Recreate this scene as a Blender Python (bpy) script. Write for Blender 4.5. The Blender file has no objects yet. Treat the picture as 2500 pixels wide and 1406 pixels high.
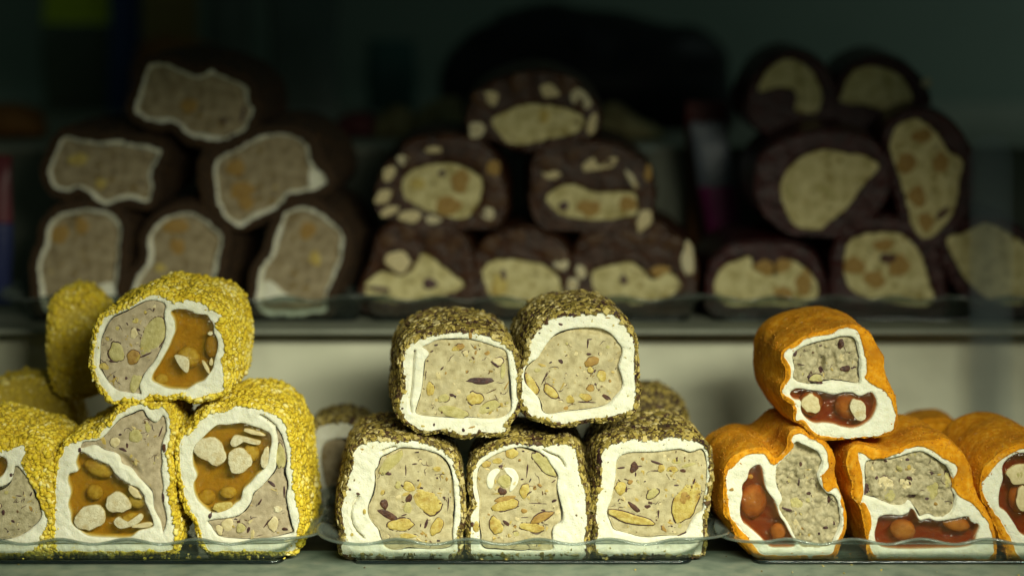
import bpy, bmesh, math, random
import numpy as np
from mathutils import Vector
from mathutils.geometry import delaunay_2d_cdt
R = random.Random(7)
NR = np.random.RandomState(11)

# ------------------------------------------------------------------ units
# layout is drawn in "px" (1 px = 1/6 mm); the camera stands 5900 px in front of
# the cut faces and 1522 px above the lower shelf
S = 1.0 / 6000.0
D = 5900.0
HOR = -150.0
ZS = 1522.0

def W(x, y, z):
    """px space (x right, y away, z relative to eye level) -> metres"""
    return np.stack([np.asarray(x, float) * S + 0 * np.asarray(z, float), np.asarray(y, float) * S + 0 * np.asarray(x, float),
                     (np.asarray(z, float) + ZS) * S + 0 * np.asarray(x, float)], -1)

# ------------------------------------------------------------------ camera, world, lamps
C = bpy.context.scene.collection
sc = bpy.context.scene
cam = bpy.data.cameras.new('camera')
co = bpy.data.objects.new('camera', cam)
C.objects.link(co)
sc.camera = co
co.location = (0, -D * S, ZS * S)
co.rotation_euler = (math.radians(90), 0, 0)
cam.sensor_width = 36
cam.lens = 36 * D / 2500.0
cam.shift_y = (HOR - 703) / 2500.0
cam.clip_start = 0.01
cam.clip_end = 50
cam.dof.use_dof = True
cam.dof.focus_distance = (D + 4) * S
cam.dof.aperture_fstop = (cam.lens / 1000) / (145 * S)

w = bpy.data.worlds.new('World')
sc.world = w
w.use_nodes = True
w.node_tree.nodes['Background'].inputs[0].default_value = (0.42, 0.62, 0.5, 1)
w.node_tree.nodes['Background'].inputs[1].default_value = 0.05

def area(name, loc, target, sx, sy, power, col, spread):
    l = bpy.data.lights.new(name, 'AREA')
    l.shape = 'RECTANGLE'
    l.size = sx * S
    l.size_y = sy * S
    l.energy = power
    l.color = col
    l.spread = math.radians(spread)
    o = bpy.data.objects.new(name, l)
    C.objects.link(o)
    a = Vector(W(*loc)); b = Vector(W(*target))
    o.location = a
    o.rotation_euler = (b - a).to_track_quat('-Z', 'Y').to_euler()
    return o
# the strip lamp with its reflector over the front of the display, aimed at the front row
area('display_lamp', (900, -2700, 190), (0, -700, -1500), 2300, 400, 0.92, (0.985, 1.0, 0.77), 62)

# added fill light out of view, brightens the right of the back wall
area('back_wall_fill', (3700, 2500, 2500), (3300, 3640, -150), 1200, 300, 0.17, (0.80, 1.0, 0.92), 110)

sc.view_settings.view_transform = 'Standard'
sc.view_settings.look = 'None'
sc.view_settings.gamma = 1
sc.view_settings.exposure = 0
sc.cycles.max_bounces = 10
sc.cycles.transparent_max_bounces = 24
sc.cycles.caustics_reflective = False
sc.cycles.caustics_refractive = False
sc.cycles.sample_clamp_indirect = 4
sc.cycles.use_denoising = True

# ------------------------------------------------------------------ numeric helpers
def vnoise(p, seed=0):
    """value noise, p (n,3) -> (n,) in -1..1"""
    p = np.asarray(p, float)
    i = np.floor(p).astype(np.int64); f = p - i; f = f * f * (3 - 2 * f)
    def h(a, b, c):
        n = (a * 374761393 + b * 668265263 + c * 2147483647 + seed * 974711) & 0x7fffffff
        n = ((n ^ (n >> 13)) * 1274126177) & 0x7fffffff
        n = ((n ^ (n >> 16)) * 668265263) & 0x7fffffff
        return (n & 0xffff) / 32767.5 - 1
    x, y, z = i[:, 0], i[:, 1], i[:, 2]
    r = 0
    for dx in (0, 1):
        for dy in (0, 1):
            for dz in (0, 1):
                wgt = (f[:, 0] if dx else 1 - f[:, 0]) * (f[:, 1] if dy else 1 - f[:, 1]) * (f[:, 2] if dz else 1 - f[:, 2])
                r = r + wgt * h(x + dx, y + dy, z + dz)
    return r

def fbm(p, seed=0, o=3):
    r = 0; a = 1.0
    for k in range(o):
        r = r + a * vnoise(np.asarray(p) * 2 ** k + 17.3 * k, seed + k); a *= 0.5
    return r

def cr(pts, step=4.0, sharp=False):
    """closed Catmull-Rom through pts, resampled"""
    P = np.asarray(pts, float)
    n = len(P); out = []
    for i in range(n):
        p0, p1, p2, p3 = P[i - 1], P[i], P[(i + 1) % n], P[(i + 2) % n]
        for t in np.linspace(0, 1, 8, endpoint=False):
            out.append(0.5 * ((2 * p1) + (-p0 + p2) * t + (2 * p0 - 5 * p1 + 4 * p2 - p3) * t * t + (-p0 + 3 * p1 - 3 * p2 + p3) * t ** 3))
    Q = np.array(out)
    return resample(Q, step)

def resample(Q, step=None, n=None):
    seg = np.linalg.norm(np.roll(Q, -1, 0) - Q, axis=1)
    c = np.concatenate([[0], np.cumsum(seg)])
    if n is None: n = max(8, int(round(c[-1] / step)))
    t = np.linspace(0, c[-1], n, endpoint=False)
    Qc = np.vstack([Q, Q[:1]])
    return np.stack([np.interp(t, c, Qc[:, k]) for k in (0, 1)], -1)

def area2(P):
    return 0.5 * np.sum(P[:, 0] * np.roll(P[:, 1], -1) - np.roll(P[:, 0], -1) * P[:, 1])

def normals2(P):
    t = np.roll(P, -1, 0) - np.roll(P, 1, 0)
    n = np.stack([t[:, 1], -t[:, 0]], -1)
    n /= np.linalg.norm(n, axis=1, keepdims=True) + 1e-9
    return n if area2(P) > 0 else -n          # outward

def smooth_loop(P, it):
    for _ in range(it):
        P = 0.5 * P + 0.25 * (np.roll(P, 1, 0) + np.roll(P, -1, 0))
    return P

def offset(P, m, sm=6):
    n = normals2(smooth_loop(P, sm))
    return P + n * (m if np.isscalar(m) else np.asarray(m)[:, None])

def inside(pts, poly):
    x, y = pts[:, 0][:, None], pts[:, 1][:, None]
    a = poly; b = np.roll(poly, -1, 0)
    c = ((a[:, 1] > y) != (b[:, 1] > y)) & (x < (b[:, 0] - a[:, 0]) * (y - a[:, 1]) / (b[:, 1] - a[:, 1] + 1e-12) + a[:, 0])
    return (c.sum(1) % 2) == 1

def dist(pts, line, closed=True, near=False):
    a = line; b = np.roll(line, -1, 0)
    if not closed: a, b = line[:-1], line[1:]
    out = np.empty(len(pts)); nb = np.empty((len(pts), 2))
    for s in range(0, len(pts), 2000):
        p = pts[s:s + 2000][:, None]
        ab = b - a
        t = np.clip(((p - a) * ab).sum(-1) / ((ab ** 2).sum(-1) + 1e-9), 0, 1)
        q = a + t[..., None] * ab
        d = np.linalg.norm(p - q, axis=-1)
        k = d.argmin(1)
        out[s:s + 2000] = d[np.arange(len(k)), k]
        nb[s:s + 2000] = q[np.arange(len(k)), k]
    return (out, nb) if near else out

def tri(points, outer):
    """triangulate points (first len(outer) are the closed border)"""
    n = len(outer)
    v = [Vector((float(x), float(y))) for x, y in points]
    e = [(i, (i + 1) % n) for i in range(n)]
    r = delaunay_2d_cdt(v, e, [], 0, 1e-4)
    V = np.array([tuple(q) for q in r[0]]); F = np.array([f for f in r[2] if len(f) == 3])
    cen = V[F].mean(1)
    F = F[inside(cen, outer)]
    a = V[F[:, 1]] - V[F[:, 0]]; b = V[F[:, 2]] - V[F[:, 0]]
    ar = a[:, 0] * b[:, 1] - a[:, 1] * b[:, 0]
    F = F[np.abs(ar) > 1e-4]; ar = ar[np.abs(ar) > 1e-4]
    F[ar < 0] = F[ar < 0][:, ::-1]           # all one way round (y down!)
    return V, F

# ------------------------------------------------------------------ mesh / object helpers
def mesh(name, V, F, mat=None, smooth=True, tint=None):
    me = bpy.data.meshes.new(name)
    V = np.asarray(V, np.float32)
    if isinstance(F, np.ndarray):
        k = F.shape[1]
        me.vertices.add(len(V)); me.vertices.foreach_set('co', V.ravel())
        me.loops.add(F.size); me.loops.foreach_set('vertex_index', F.astype(np.int32).ravel())
        me.polygons.add(len(F))
        me.polygons.foreach_set('loop_start', np.arange(0, F.size, k, dtype=np.int32))
        me.update(calc_edges=True)
    else:
        me.from_pydata([tuple(map(float, v)) for v in V], [], F)
    me.validate()
    me.polygons.foreach_set('use_smooth', [smooth] * len(me.polygons))
    if tint is not None:
        at = me.attributes.new('tint', 'FLOAT', 'POINT')
        at.data.foreach_set('value', np.asarray(tint, np.float32))
    if mat: me.materials.append(mat)
    return me

def link(name, me, parent=None, loc=None):
    o = bpy.data.objects.new(name, me)
    C.objects.link(o)
    if parent: o.parent = parent
    if loc is not None: o.location = loc
    return o

def part(name, V, F, mat, parent, smooth=True, tint=None, stuff=False):
    """V in world metres; stored relative to the parent's base"""
    base = np.array(world_base(parent))
    o = link(name, mesh(name, np.asarray(V) - base, F, mat, smooth, tint), parent)
    if stuff: o['kind'] = 'stuff'
    return o

def world_base(o):
    b = Vector((0, 0, 0))
    while o is not None:
        b = b + o.location; o = o.parent
    return b

def thing(name, label, cat, loc, group=None):
    o = bpy.data.objects.new(name, None)
    o.empty_display_size = 0.005
    C.objects.link(o); o.location = tuple(loc)
    o['label'] = label; o['category'] = cat
    if group: o['group'] = group
    return o

# ------------------------------------------------------------------ materials
def rgba(c): return (c[0], c[1], c[2], 1)

def mat(name, cols, rough=0.6, scale=900.0, bump=0.0, bscale=2500.0, attr=False, sss=0.0, spec=0.4, detail=4.0,
        specks=None, coat=0.0, sheen=0.0, pos=None, patch=None):
    """cols: list of colours over a noise (or over the 'tint' attribute)"""
    m = bpy.data.materials.new(name); m.use_nodes = True
    nt = m.node_tree; N = nt.nodes; L = nt.links
    b = N['Principled BSDF']
    b.inputs['Roughness'].default_value = rough
    b.inputs['Specular IOR Level'].default_value = spec
    tc = N.new('ShaderNodeTexCoord')
    ramp = N.new('ShaderNodeValToRGB')
    e = ramp.color_ramp.elements
    n = len(cols)
    if pos is None: pos = [i / (n - 1) * (1.0 if attr else 0.4) + (0 if attr else 0.3) for i in range(n)] if n > 1 else [0.5]
    while len(e) < n: e.new(0.5)
    while len(e) > max(n, 1): e.remove(e[-1])
    for i, c in enumerate(cols):
        e[i].position = pos[i]; e[i].color = rgba(c)
    if attr:
        a = N.new('ShaderNodeAttribute'); a.attribute_name = 'tint'
        L.new(a.outputs['Fac'], ramp.inputs[0])
    else:
        no = N.new('ShaderNodeTexNoise'); no.inputs['Scale'].default_value = scale; no.inputs['Detail'].default_value = detail
        L.new(tc.outputs['Object'], no.inputs['Vector']); L.new(no.outputs['Fac'], ramp.inputs[0])
    out = ramp.outputs[0]
    if specks:
        for (sc_, thr, col) in specks:
            vo = N.new('ShaderNodeTexVoronoi'); vo.inputs['Scale'].default_value = sc_
            no2 = N.new('ShaderNodeTexNoise'); no2.inputs['Scale'].default_value = sc_ * 1.7
            mixv = N.new('ShaderNodeMix'); mixv.data_type = 'VECTOR'; mixv.inputs[0].default_value = 0.0006 * 1
            ad = N.new('ShaderNodeVectorMath'); ad.operation = 'MULTIPLY_ADD'
            L.new(no2.outputs['Color'], ad.inputs[0]); ad.inputs[1].default_value = (0.9 / sc_,) * 3
            L.new(tc.outputs['Object'], ad.inputs[2])
            N.remove(mixv)
            L.new(ad.outputs[0], vo.inputs['Vector'])
            wn = N.new('ShaderNodeSeparateColor'); L.new(vo.outputs['Color'], wn.inputs[0])
            # threshold on distance scaled by a per-cell random
            mul = N.new('ShaderNodeMath'); mul.operation = 'MULTIPLY'; L.new(wn.outputs[0], mul.inputs[0]); mul.inputs[1].default_value = thr
            lt = N.new('ShaderNodeMath'); lt.operation = 'LESS_THAN'; L.new(vo.outputs['Distance'], lt.inputs[0]); L.new(mul.outputs[0], lt.inputs[1])
            mx = N.new('ShaderNodeMix'); mx.data_type = 'RGBA'
            L.new(lt.outputs[0], mx.inputs[0]); L.new(out, mx.inputs[6]); mx.inputs[7].default_value = rgba(col)
            out = mx.outputs[2]
    if patch:
        pn = N.new('ShaderNodeTexNoise'); pn.inputs['Scale'].default_value = patch[0]; pn.inputs['Detail'].default_value = 5
        pr = N.new('ShaderNodeMapRange'); pr.inputs[1].default_value = 0.48; pr.inputs[2].default_value = 0.68; pr.inputs[4].default_value = patch[2]
        L.new(tc.outputs['Object'], pn.inputs['Vector']); L.new(pn.outputs['Fac'], pr.inputs[0])
        pm = N.new('ShaderNodeMix'); pm.data_type = 'RGBA'; L.new(pr.outputs[0], pm.inputs[0]); L.new(out, pm.inputs[6]); pm.inputs[7].default_value = rgba(patch[1])
        out = pm.outputs[2]
    L.new(out, b.inputs['Base Color'])
    if sss > 0:
        b.inputs['Subsurface Weight'].default_value = sss
        b.inputs['Subsurface Radius'].default_value = (1.0, 0.7, 0.35)
        b.inputs['Subsurface Scale'].default_value = 0.0015
    if coat > 0:
        b.inputs['Coat Weight'].default_value = coat; b.inputs['Coat Roughness'].default_value = 0.15
    if bump > 0:
        n3 = N.new('ShaderNodeTexNoise'); n3.inputs['Scale'].default_value = bscale; n3.inputs['Detail'].default_value = 5
        n3.inputs['Roughness'].default_value = 0.65
        L.new(tc.outputs['Object'], n3.inputs['Vector'])
        bp = N.new('ShaderNodeBump'); bp.inputs['Strength'].default_value = bump; bp.inputs['Distance'].default_value = 0.001
        L.new(n3.outputs['Fac'], bp.inputs['Height']); L.new(bp.outputs[0], b.inputs['Normal'])
    return m

def schlick(nt, f0=0.045, gain=0.9, bump=None):
    """angle-dependent reflection, the same from both sides of a sheet"""
    N = nt.nodes; L = nt.links
    g = N.new('ShaderNodeNewGeometry'); dt = N.new('ShaderNodeVectorMath'); dt.operation = 'DOT_PRODUCT'
    L.new(g.outputs['Incoming'], dt.inputs[0]); L.new(bump if bump else g.outputs['Normal'], dt.inputs[1])
    ab = N.new('ShaderNodeMath'); ab.operation = 'ABSOLUTE'; L.new(dt.outputs['Value'], ab.inputs[0])
    om = N.new('ShaderNodeMath'); om.operation = 'SUBTRACT'; om.inputs[0].default_value = 1; L.new(ab.outputs[0], om.inputs[1])
    pw = N.new('ShaderNodeMath'); pw.operation = 'POWER'; L.new(om.outputs[0], pw.inputs[0]); pw.inputs[1].default_value = 5
    ma = N.new('ShaderNodeMath'); ma.operation = 'MULTIPLY_ADD'; L.new(pw.outputs[0], ma.inputs[0]); ma.inputs[1].default_value = gain; ma.inputs[2].default_value = f0
    return ma.outputs[0]

def jelly_mat(name, col, density, rough=0.12, edge=(1, 1, 1)):
    m = bpy.data.materials.new(name); m.use_nodes = True
    nt = m.node_tree; N = nt.nodes; L = nt.links
    N.remove(N['Principled BSDF'])
    out = N['Material Output']
    tr = N.new('ShaderNodeBsdfTransparent'); tr.inputs[0].default_value = rgba(edge)
    gl = N.new('ShaderNodeBsdfGlossy'); gl.inputs['Roughness'].default_value = rough
    df = N.new('ShaderNodeBsdfDiffuse'); df.inputs[0].default_value = rgba([min(1, c * 0.9 + 0.02) for c in col])
    tc = N.new('ShaderNodeTexCoord')
    n3 = N.new('ShaderNodeTexNoise'); n3.inputs['Scale'].default_value = 500; n3.inputs['Detail'].default_value = 4
    L.new(tc.outputs['Object'], n3.inputs['Vector'])
    mr = N.new('ShaderNodeMapRange'); mr.inputs[1].default_value = 0.35; mr.inputs[2].default_value = 0.75
    mr.inputs[3].default_value = 0.02; mr.inputs[4].default_value = 0.09
    L.new(n3.outputs['Fac'], mr.inputs[0])
    bp = N.new('ShaderNodeBump'); bp.inputs['Strength'].default_value = 0.7; bp.inputs['Distance'].default_value = 0.001
    L.new(n3.outputs['Fac'], bp.inputs['Height'])
    L.new(bp.outputs[0], gl.inputs['Normal'])
    m1 = N.new('ShaderNodeMixShader'); m2 = N.new('ShaderNodeMixShader')
    L.new(mr.outputs[0], m1.inputs[0]); L.new(tr.outputs[0], m1.inputs[1]); L.new(df.outputs[0], m1.inputs[2])
    L.new(schlick(nt, 0.035, 0.6, bp.outputs[0]), m2.inputs[0]); L.new(m1.outputs[0], m2.inputs[1]); L.new(gl.outputs[0], m2.inputs[2])
    L.new(m2.outputs[0], out.inputs['Surface'])
    va = N.new('ShaderNodeVolumeAbsorption'); va.inputs[0].default_value = rgba(col); va.inputs[1].default_value = density
    L.new(va.outputs[0], out.inputs['Volume'])
    return m

def clear_mat(name, tint=(0.9, 0.95, 0.92), ior=1.5, rough=0.03, haze=0.0, hazecol=(0.5, 0.6, 0.58)):
    """thin clear plastic: see-through with a Fresnel reflection and a little haze"""
    m = bpy.data.materials.new(name); m.use_nodes = True
    nt = m.node_tree; N = nt.nodes; L = nt.links
    N.remove(N['Principled BSDF']); out = N['Material Output']
    tr = N.new('ShaderNodeBsdfTransparent'); tr.inputs[0].default_value = rgba(tint)
    df = N.new('ShaderNodeBsdfDiffuse'); df.inputs[0].default_value = rgba(hazecol)
    gl = N.new('ShaderNodeBsdfGlossy'); gl.inputs['Roughness'].default_value = rough
    m1 = N.new('ShaderNodeMixShader'); m1.inputs[0].default_value = haze
    m2 = N.new('ShaderNodeMixShader')
    L.new(tr.outputs[0], m1.inputs[1]); L.new(df.outputs[0], m1.inputs[2])
    L.new(schlick(nt, 0.05, 0.95), m2.inputs[0]); L.new(m1.outputs[0], m2.inputs[1]); L.new(gl.outputs[0], m2.inputs[2])
    L.new(m2.outputs[0], out.inputs['Surface'])
    return m

M = {}
M['cream'] = mat('white_cream', [(0.73, 0.70, 0.53), (0.84, 0.82, 0.69)], 0.6, 260, 0.5, 1500, sss=0.12, specks=[(330, 0.07, (0.45, 0.22, 0.05))])
M['cream_clean'] = mat('white_cream_plain', [(0.73, 0.70, 0.53), (0.84, 0.82, 0.69)], 0.55, 260, 0.25, 1400, sss=0.12)
M['tan'] = mat('tan_nougat', [(0.38, 0.31, 0.16), (0.51, 0.43, 0.24), (0.60, 0.52, 0.31)], 0.62, 330, 0.45, 2300, patch=(110, (0.40, 0.34, 0.20), 0.6),
               specks=[(700, 0.13, (0.22, 0.14, 0.05)), (430, 0.09, (0.05, 0.03, 0.04)), (300, 0.12, (0.5, 0.36, 0.08))])
M['tan_pink'] = mat('pinkish_tan_nougat', [(0.34, 0.27, 0.16), (0.46, 0.37, 0.235), (0.54, 0.45, 0.30)], 0.62, 330, 0.45, 2300, patch=(110, (0.36, 0.29, 0.19), 0.6),
                    specks=[(600, 0.12, (0.2, 0.12, 0.07)), (380, 0.08, (0.05, 0.03, 0.05)), (260, 0.1, (0.5, 0.38, 0.12))])
M['tan_grey'] = mat('greyish_crumbly_nougat', [(0.30, 0.255, 0.14), (0.45, 0.385, 0.23), (0.56, 0.49, 0.31)], 0.7, 420, 0.6, 1800,
                    specks=[(420, 0.16, (0.13, 0.10, 0.07)), (600, 0.1, (0.05, 0.045, 0.07))])
M['yellow'] = mat('yellow_crumb', [(0.52, 0.35, 0.02), (0.70, 0.51, 0.03), (0.78, 0.61, 0.07), (0.86, 0.75, 0.32)], 0.65, attr=True, bump=0.2, bscale=3500, spec=0.2)
M['yellow_base'] = mat('yellow_crust', [(0.50, 0.34, 0.03), (0.64, 0.48, 0.06)], 0.6, 800, 0.5, 1500)
M['pist'] = mat('chopped_nut', [(0.035, 0.012, 0.012), (0.10, 0.05, 0.02), (0.20, 0.15, 0.03), (0.34, 0.25, 0.05), (0.50, 0.38, 0.10), (0.60, 0.50, 0.24)],
                0.55, attr=True, bump=0.3, bscale=3000, pos=[0, 0.14, 0.32, 0.55, 0.8, 1.0])
M['pist_base'] = mat('chopped_nut_crust', [(0.04, 0.025, 0.01), (0.15, 0.10, 0.03)], 0.7, 700, 0.7, 1200)
M['orange'] = mat('orange_powder', [(0.60, 0.21, 0.004), (0.76, 0.31, 0.008), (0.84, 0.42, 0.04)], 0.85, 420, 0.55, 2600, detail=6, spec=0.15, patch=(75, (0.42, 0.15, 0.008), 0.7),
                  specks=[(900, 0.12, (0.72, 0.42, 0.12)), (210, 0.13, (0.74, 0.56, 0.30))])
M['orange_grain'] = mat('orange_grain', [(0.50, 0.16, 0.005), (0.64, 0.25, 0.012), (0.75, 0.38, 0.06)], 0.8, attr=True)
M['brown'] = mat('brown_powder', [(0.022, 0.011, 0.004), (0.055, 0.026, 0.008)], 0.8, 420, 0.5, 1600)
M['brown_grain'] = mat('brown_grain', [(0.07, 0.03, 0.01), (0.2, 0.1, 0.03)], 0.8, attr=True)
M['nut_pale'] = mat('pale_nut', [(0.55, 0.44, 0.22), (0.68, 0.58, 0.34)], 0.5, 700, 0.3, 1500)
M['nut_yellow'] = mat('yellow_nut', [(0.40, 0.28, 0.05), (0.55, 0.42, 0.11), (0.62, 0.52, 0.19)], 0.5, 500, 0.5, 1500, patch=(230, (0.36, 0.20, 0.03), 0.75))
M['nut_green'] = mat('green_nut', [(0.40, 0.34, 0.12), (0.56, 0.49, 0.22)], 0.5, 500, 0.5, 1500, patch=(200, (0.40, 0.33, 0.08), 0.6))
M['nut_brown'] = mat('brown_nut', [(0.28, 0.15, 0.03), (0.42, 0.26, 0.06)], 0.5, 600, 0.4, 1500)
M['nut_glow'] = mat('golden_nut', [(0.34, 0.19, 0.04), (0.62, 0.40, 0.10)], 0.5, 260, 0.3, 1500)
M['nut_amber'] = mat('nut_under_jelly', [(0.04, 0.016, 0.005), (0.085, 0.035, 0.008)], 0.4, 300, 0.3, 700, spec=0.3)
M['nut_white'] = mat('white_nut', [(0.58, 0.50, 0.30), (0.78, 0.71, 0.50)], 0.5, 900, 0.6, 1700, patch=(260, (0.50, 0.36, 0.14), 0.7))
M['skin'] = mat('dark_nut_skin', [(0.03, 0.012, 0.015), (0.09, 0.035, 0.03)], 0.45, 900, 0.3, 1500)
M['dark'] = mat('dark_bit_and_cavity_shade', [(0.035, 0.012, 0.012), (0.11, 0.04, 0.015)], 0.4, 600, 0.5, 1200)  # dark bits of the filling, also painted shade of its cavities
M['fleck'] = mat('fleck', [(0.03, 0.015, 0.03), (0.09, 0.04, 0.02), (0.24, 0.16, 0.04), (0.48, 0.34, 0.08), (0.60, 0.50, 0.26)], 0.5, attr=True)
M['jelly'] = jelly_mat('amber_jelly', (0.80, 0.63, 0.03), 330)
M['jelly_red'] = jelly_mat('red_brown_jelly', (0.72, 0.36, 0.03), 470)
M['jelly_dark'] = mat('dark_red_jelly', [(0.018, 0.006, 0.002), (0.060, 0.019, 0.005)], 0.32, 200, 0.5, 500, spec=0.3)
M['jelly_dark2'] = mat('dark_wine_jelly', [(0.013, 0.002, 0.003), (0.048, 0.006, 0.006)], 0.32, 200, 0.5, 500, spec=0.3)
M['tan_cream'] = mat('cream_nougat', [(0.40, 0.33, 0.12), (0.60, 0.52, 0.25), (0.72, 0.64, 0.34)], 0.65, 170, 0.7, 600, specks=[(170, 0.3, (0.30, 0.22, 0.05)), (120, 0.22, (0.16, 0.11, 0.03))])
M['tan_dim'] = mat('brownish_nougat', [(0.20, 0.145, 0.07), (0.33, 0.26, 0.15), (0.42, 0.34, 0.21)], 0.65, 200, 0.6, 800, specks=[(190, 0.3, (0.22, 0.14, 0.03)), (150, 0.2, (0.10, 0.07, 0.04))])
M['tray_rim'] = clear_mat('moulded_plastic_rim', (0.70, 0.76, 0.74), 1.5, 0.12, 0.15, (0.45, 0.52, 0.47))
M['tray_edge'] = clear_mat('base_line_dark_tint', (0.28, 0.36, 0.38), 1.5, 0.1, 0.1, (0.05, 0.07, 0.08))
M['tray'] = clear_mat('clear_plastic', (0.90, 0.94, 0.92), 1.55, 0.04, 0.02, (0.35, 0.42, 0.38))

# ------------------------------------------------------------------ face plane
class Face:
    def __init__(s, d, px0=1250, yaw=0.0, lean=0.0):
        s.k = math.tan(math.radians(yaw)); s.d = d
        s.X0 = (px0 - 1250) * (D + d) / D
        n = np.array([s.k, -1.0, 0.0]); s.n = n / np.linalg.norm(n)
    def at(s, P, h=0):
        """photo px -> px space on the face plane, pushed h toward the viewer"""
        P = np.asarray(P, float)
        gx = P[:, 0] - 1250
        t = (D + s.d - s.k * s.X0) / (D - s.k * gx)
        q = np.stack([t * gx, t * D - D, -t * (P[:, 1] - HOR)], -1)
        h = np.broadcast_to(np.asarray(h, float), (len(P),))
        return q + h[:, None] * s.n
def tow(q): return W(q[:, 0], q[:, 1], q[:, 2])

def jgrid(P, sp):
    lo, hi = P.min(0), P.max(0)
    xs = np.arange(lo[0] + sp / 2, hi[0], sp); ys = np.arange(lo[1] + sp / 2, hi[1], sp * 0.87)
    X, Y = np.meshgrid(xs, ys); X = X + (np.arange(len(ys)) % 2)[:, None] * sp / 2
    G = np.stack([X.ravel(), Y.ravel()], -1)
    G += (NR.rand(*G.shape) - 0.5) * sp * 0.35
    return G

def relief(face, outer, hfun, sp=4.5, loops=(), skirt=14.0, closed=None):
    """height field over a polygon in photo px -> V (metres), F"""
    G = jgrid(outer, sp)
    G = G[inside(G, outer)]
    G = G[dist(G, outer) > sp * 0.55]
    ex = []
    for (L_, cl) in loops:
        Lp = L_
        Lp = Lp[inside(Lp, outer)]
        if not len(Lp): continue
        Lp = Lp[dist(Lp, outer) > 0.8]
        if len(Lp) < 2: continue
        G = G[dist(G, L_, cl) > 1.6]
        ex.append(Lp)
    P = np.vstack([outer] + ex + [G])
    V2, F = tri(P, outer)
    h = hfun(V2)
    q = face.at(V2, h)
    n = len(outer)
    # the triangulation keeps input order; border = first n
    V = tow(q)
    ql = face.at(outer, h[:n] - skirt if closed is None else np.full(n, -closed))
    if closed is None:
        nb = len(V)
        V = np.vstack([V, tow(ql)])
        i = np.arange(n); j = (i + 1) % n
        sgn = area2(outer) > 0
        A = np.stack([i, j, nb + j], -1); B = np.stack([i, nb + j, nb + i], -1)
        sk = np.vstack([A, B])
        if sgn: sk = sk[:, ::-1]
        F = np.vstack([F[:, ::-1], sk])
        return V, F
    else:
        nb = len(V)
        Vb = tow(face.at(V2, -closed))
        V = np.vstack([V, Vb])
        i = np.arange(n); j = (i + 1) % n
        A = np.stack([i, j, nb + j], -1); B = np.stack([i, nb + j, nb + i], -1)
        sk = np.vstack([A, B])
        if area2(outer) > 0: sk = sk[:, ::-1]
        F = np.vstack([F, F[:, ::-1] + nb, sk])
        return V, F

# ------------------------------------------------------------------ crumbs
def ico():
    p = (1 + 5 ** 0.5) / 2
    V = np.array([(-1, p, 0), (1, p, 0), (-1, -p, 0), (1, -p, 0), (0, -1, p), (0, 1, p), (0, -1, -p), (0, 1, -p), (p, 0, -1), (p, 0, 1), (-p, 0, -1), (-p, 0, 1)], float)
    V /= np.linalg.norm(V[0])
    F = np.array([(0, 11, 5), (0, 5, 1), (0, 1, 7), (0, 7, 10), (0, 10, 11), (1, 5, 9), (5, 11, 4), (11, 10, 2), (10, 7, 6), (7, 1, 8), (3, 9, 4), (3, 4, 2), (3, 2, 6), (3, 6, 8), (3, 8, 9), (4, 9, 5), (2, 4, 11), (6, 2, 10), (8, 6, 7), (9, 8, 1)])
    return V, F
ICO = ico()
CUBE = (np.array([(-1, -1, -1), (1, -1, -1), (1, 1, -1), (-1, 1, -1), (-1, -1, 1), (1, -1, 1), (1, 1, 1), (-1, 1, 1)], float) * 0.62,
        np.array([(0, 2, 1), (0, 3, 2), (4, 5, 6), (4, 6, 7), (0, 1, 5), (0, 5, 4), (1, 2, 6), (1, 6, 5), (2, 3, 7), (2, 7, 6), (3, 0, 4), (3, 4, 7)]))
TET = (np.array([(1, 1, 1), (1, -1, -1), (-1, 1, -1), (-1, -1, 1)], float) * 0.6, np.array([(0, 1, 2), (0, 3, 1), (0, 2, 3), (1, 3, 2)]))

def scatter(pos, nrm, size, tmpl, flat=0.6, stretch=0.35, tint=None, jit=0.25):
    """one crumb per position, lying on the surface; returns V,F,tint"""
    V0, F0 = tmpl
    n = len(pos)
    nz = nrm / (np.linalg.norm(nrm, axis=1, keepdims=True) + 1e-9)
    r = NR.randn(n, 3); r -= (r * nz).sum(1, keepdims=True) * nz
    ux = r / (np.linalg.norm(r, axis=1, keepdims=True) + 1e-9); uy = np.cross(nz, ux)
    tl = NR.randn(n, 3) * 0.25
    nz2 = nz + ux * tl[:, :1] + uy * tl[:, 1:2]
    sx = size * (1 + stretch * NR.rand(n)); sy = size * (1 - stretch * NR.rand(n)); sz = size * flat * (0.7 + 0.6 * NR.rand(n))
    dv = 1 + (NR.rand(n, len(V0), 1) - 0.5) * 2 * jit
    L = V0[None] * dv
    V = pos[:, None] + L[..., :1] * (ux * sx[:, None])[:, None] + L[..., 1:2] * (uy * sy[:, None])[:, None] + L[..., 2:] * (nz2 * sz[:, None])[:, None]
    F = F0[None] + (np.arange(n) * len(V0))[:, None, None]
    t = NR.rand(n) if tint is None else tint
    return V.reshape(-1, 3), F.reshape(-1, 3), np.repeat(t, len(V0))

# ------------------------------------------------------------------ a roll
def blob(cx, cy, rx, ry, rot, n=22, rag=0.07, seed=0):
    a = np.linspace(0, 2 * math.pi, n, endpoint=False)
    rr = 1 + rag * (np.sin(a * 2 + seed) + np.sin(a * 3 + seed * 2.1) + 0.6 * np.sin(a * 5 + seed * 3.3) + 0.4 * np.sin(a * 7 + seed)) * 0.6
    rr = rr + 0.10 * vnoise(np.c_[np.cos(a) * 2.3 + seed, np.sin(a) * 2.3, a * 0], int(seed))
    x = rx * rr * np.cos(a); y = ry * rr * np.sin(a)
    c, s_ = math.cos(math.radians(rot)), math.sin(math.radians(rot))
    return np.stack([cx + x * c - y * s_, cy + x * s_ + y * c], -1)

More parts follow.
